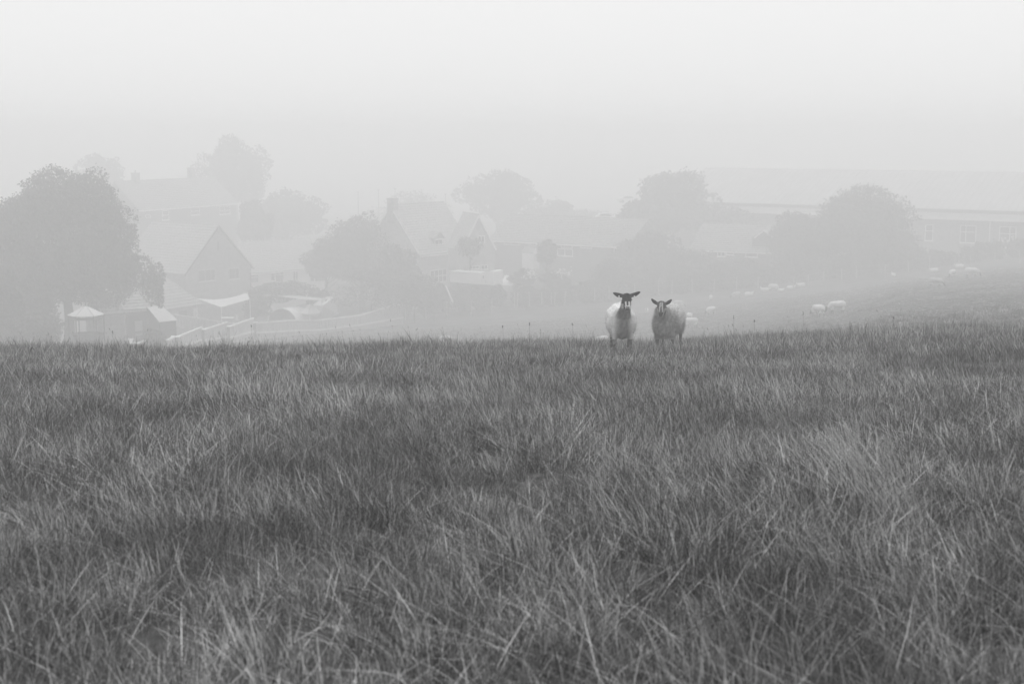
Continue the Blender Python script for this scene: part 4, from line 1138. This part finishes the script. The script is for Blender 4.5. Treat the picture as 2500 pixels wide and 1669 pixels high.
def scatter(n, u0, u1, y0, y1, weights, smin, smax, rspread=.9):
    y = np.sqrt(rng.uniform(y0 ** 2, y1 ** 2, n)); u = rng.uniform(u0, u1, n); x = u * y
    z = gz(x, y)
    W = np.tile(np.array(weights, float), (n, 1))
    zone = hnoise(x + 3, y, .55)                                # drifts of leaning, straw and upright grass
    Wf = np.clip(.3 + 1.6 * zone + 1.5 * (u > .06), .05, 4); W[:, 4] *= Wf; W[:, 5] *= np.clip(.5 + 1.2 * zone, .05, 3)
    z2 = hnoise(x, y + 9, .8); W[:, 8] *= np.clip(z2 * .8 - .5, 0, 1) + .05; W[:, 9] *= np.clip(1 - z2 * 1.5, .1, 3)
    W /= W.sum(1)[:, None]; c = W.cumsum(1); k = (rng.uniform(0, 1, n)[:, None] > c).sum(1)
    near_sheep = ((np.abs(x - 1.95) < .65) | (np.abs(x - 2.75) < .65)) & (y > 21.5) & (y < 25.6)
    hfac = np.where(near_sheep, .5, 1.0) * (.8 + .35 * hnoise(x, y, 1.7) * .5 + .2 * hnoise(x + 7, y, .4))
    pos.append(np.stack([x, y, z], 1)); idx.append(np.where((y > 13 + rng.uniform(0, 5, n)) & (k < 10), k + 12, np.minimum(k, 11))); rot.append(rng.normal(0, rspread, n)); scl.append(rng.uniform(smin, smax, n) * hfac)
WN = [3, 3, 2.5, 2, 1.2, 1.2, 1.4, .9, .5, .9, 0, 0]
scatter(1500, -2.0, 2.0, .5, 4.0, WN, .85, 1.15)
scatter(5200, -.46, .46, 2.6, 14, [3, 3, 2.5, 2, 1.4, 1.2, .8, .6, .4, .9, 0, 0], .62, 1.0)
scatter(3400, -.44, .44, 14, 20, WN, .6, 1.0)
scatter(12500, -.44, .44, 20, 38, WN, .55, .95)
scatter(1500, -.44, .44, 22, 36, [1, 1, 1, 1, 1, 1, 2.5, 3, .8, 3, 0, 0], .8, 1.45)
scatter(9000, -.45, .45, 38, 64, [2, 2, 2, 2, .5, .5, .6, .3, .1, .3, 4, 3], .6, .9, 2)
scatter(22000, -.25, .50, 64, 160, [0, 0, 0, 0, 0, 0, 0, 0, 0, 0, 5, 5], .3, .6, 3)
# the pale straw tussock right of centre
for px, py, Y, n in ((2010, 1190, 7.9, 5), (2110, 1230, 7.4, 3), (1900, 1330, 6.4, 2)):
    p = on_ground(px, py, 3, 40)
    x = p.x + rng.normal(0, .35, n); y = p.y + rng.normal(0, .4, n)
    pos.append(np.stack([x, y, gz(x, y)], 1)); idx.append(np.full(n, 8)); rot.append(rng.normal(0, .25, n)); scl.append(rng.uniform(.75, 1.1, n))
P = np.concatenate(pos); I = np.concatenate(idx); R = np.concatenate(rot); S = np.concatenate(scl)
gm = bpy.data.meshes.new('grass'); gm.vertices.add(len(P)); gm.vertices.foreach_set('co', P.astype(np.float32).ravel())
for nm, ty, dat in (('tid', 'INT', I.astype(np.int32)), ('rz', 'FLOAT', R.astype(np.float32)), ('sc', 'FLOAT', S.astype(np.float32))):
    gm.attributes.new(nm, ty, 'POINT').data.foreach_set('value', dat)
go = link('grass', gm, M['grass']); tag(go, 'long unmown pasture grass with straw and seed heads', 'grass', None, 'stuff')
ng = bpy.data.node_groups.new('scatter_grass', 'GeometryNodeTree')
ng.interface.new_socket('Geometry', in_out='INPUT', socket_type='NodeSocketGeometry'); ng.interface.new_socket('Geometry', in_out='OUTPUT', socket_type='NodeSocketGeometry')
N = ng.nodes; gi = N.new('NodeGroupInput'); gout = N.new('NodeGroupOutput'); ci = N.new('GeometryNodeCollectionInfo'); ci.inputs['Collection'].default_value = tcol
ci.inputs['Separate Children'].default_value = True; ci.inputs['Reset Children'].default_value = True
iop = N.new('GeometryNodeInstanceOnPoints'); iop.inputs['Pick Instance'].default_value = True
def attr(nm, ty):
    a = N.new('GeometryNodeInputNamedAttribute'); a.data_type = ty; a.inputs['Name'].default_value = nm
    return a.outputs['Attribute']
cx = N.new('ShaderNodeCombineXYZ'); e2r = N.new('FunctionNodeEulerToRotation')
lk = ng.links.new
m2p = N.new('GeometryNodeMeshToPoints')
lk(gi.outputs[0], m2p.inputs['Mesh']); lk(m2p.outputs[0], iop.inputs['Points']); lk(ci.outputs[0], iop.inputs['Instance'])
lk(attr('tid', 'INT'), iop.inputs['Instance Index']); lk(attr('rz', 'FLOAT'), cx.inputs['Z']); lk(cx.outputs[0], e2r.inputs[0]); lk(e2r.outputs[0], iop.inputs['Rotation'])
lk(attr('sc', 'FLOAT'), iop.inputs['Scale']); lk(iop.outputs[0], gout.inputs[0])
go.modifiers.new('grass', 'NODES').node_group = ng

# dark dead dock stems standing above the grass
def dock(px, py, Y, h, lean, lab):
    p = pt(px, py, Y); g = gz1(p.x, Y)
    h = max(h, p.z - g)
    t = empty('dock_stem', (p.x, Y, g), rnd.uniform(0, 6), lab, 'plant', 'dark dead stems in the grass')
    MB().tube([(0, 0, 0), (lean * .4, 0, h * .5), (lean, 0, h)], [.0028, .002, .0014], 5).build('stem', M['bark'], t)
    mb = MB()
    for i in range(9):
        z = h * rnd.uniform(.9, 1.02); x = lean * z / h + rnd.gauss(0, .006); y = rnd.gauss(0, .006); s_ = rnd.uniform(.003, .0065)
        mb.box(x - s_, x + s_, y - s_, y + s_, z - s_, z + s_)
    mb.build('seed_cluster', M['bark'], t)
for a_ in ((1229, 822, 30, .5, .02, 'dark seed stem on the crest left of the black faced sheep'), (1292, 850, 26, .5, .01, 'dark stubby seed stem just below the crest left of the black faced sheep'),
           (615, 797, 30, .7, .08, 'tall dark stem tip in front of the board fence'), (1792, 777, 33, .6, .02, 'dark seed stem on the crest before the lying sheep row'),
           (1962, 770, 32, .6, .01, 'dark knobbly seed stem left of the slender grazing sheep'), (1842, 803, 27, .6, -.05, 'leaning dark stem on the crest between the near sheep and the grazing pair'),
           (2182, 813, 27, .5, .02, 'dark seed stem on the crest below the tiny resting sheep'), (275, 808, 31, .5, .01, 'dark stem tip before the open fronted shed'),
           (2110, 855, 20, .4, .03, 'short dark seed stem in the grass right of the grazing pair'), (60, 925, 17, .4, .1, 'bent dark stem in the grass near the left edge'),
           (1400, 815, 30, .5, .03, 'dark stem on the crest just left of the black faced sheep'), (1655, 800, 27, .5, -.03, 'dark seed stem beside the legs of the shaggy grey sheep')):
    dock(*a_)

# ------------------------------------------------------------------ fog
hz = MB().box(-2300, 2300, -120, 2300, -34.0, 3.0).build('haze', None)
hm = bpy.data.materials.new('haze'); hm.use_nodes = True; n = hm.node_tree; n.nodes.clear()
ov = n.nodes.new('ShaderNodeOutputMaterial'); pv = n.nodes.new('ShaderNodeVolumePrincipled')
pv.inputs['Color'].default_value = (.998, .998, .998, 1); pv.inputs['Density'].default_value = HAZE_DENSITY; pv.inputs['Anisotropy'].default_value = .2
n.links.new(pv.outputs[0], ov.inputs['Volume']); hz.data.materials.append(hm)
tag(hz, 'pale fog lying over the field and village', None, None, 'stuff')
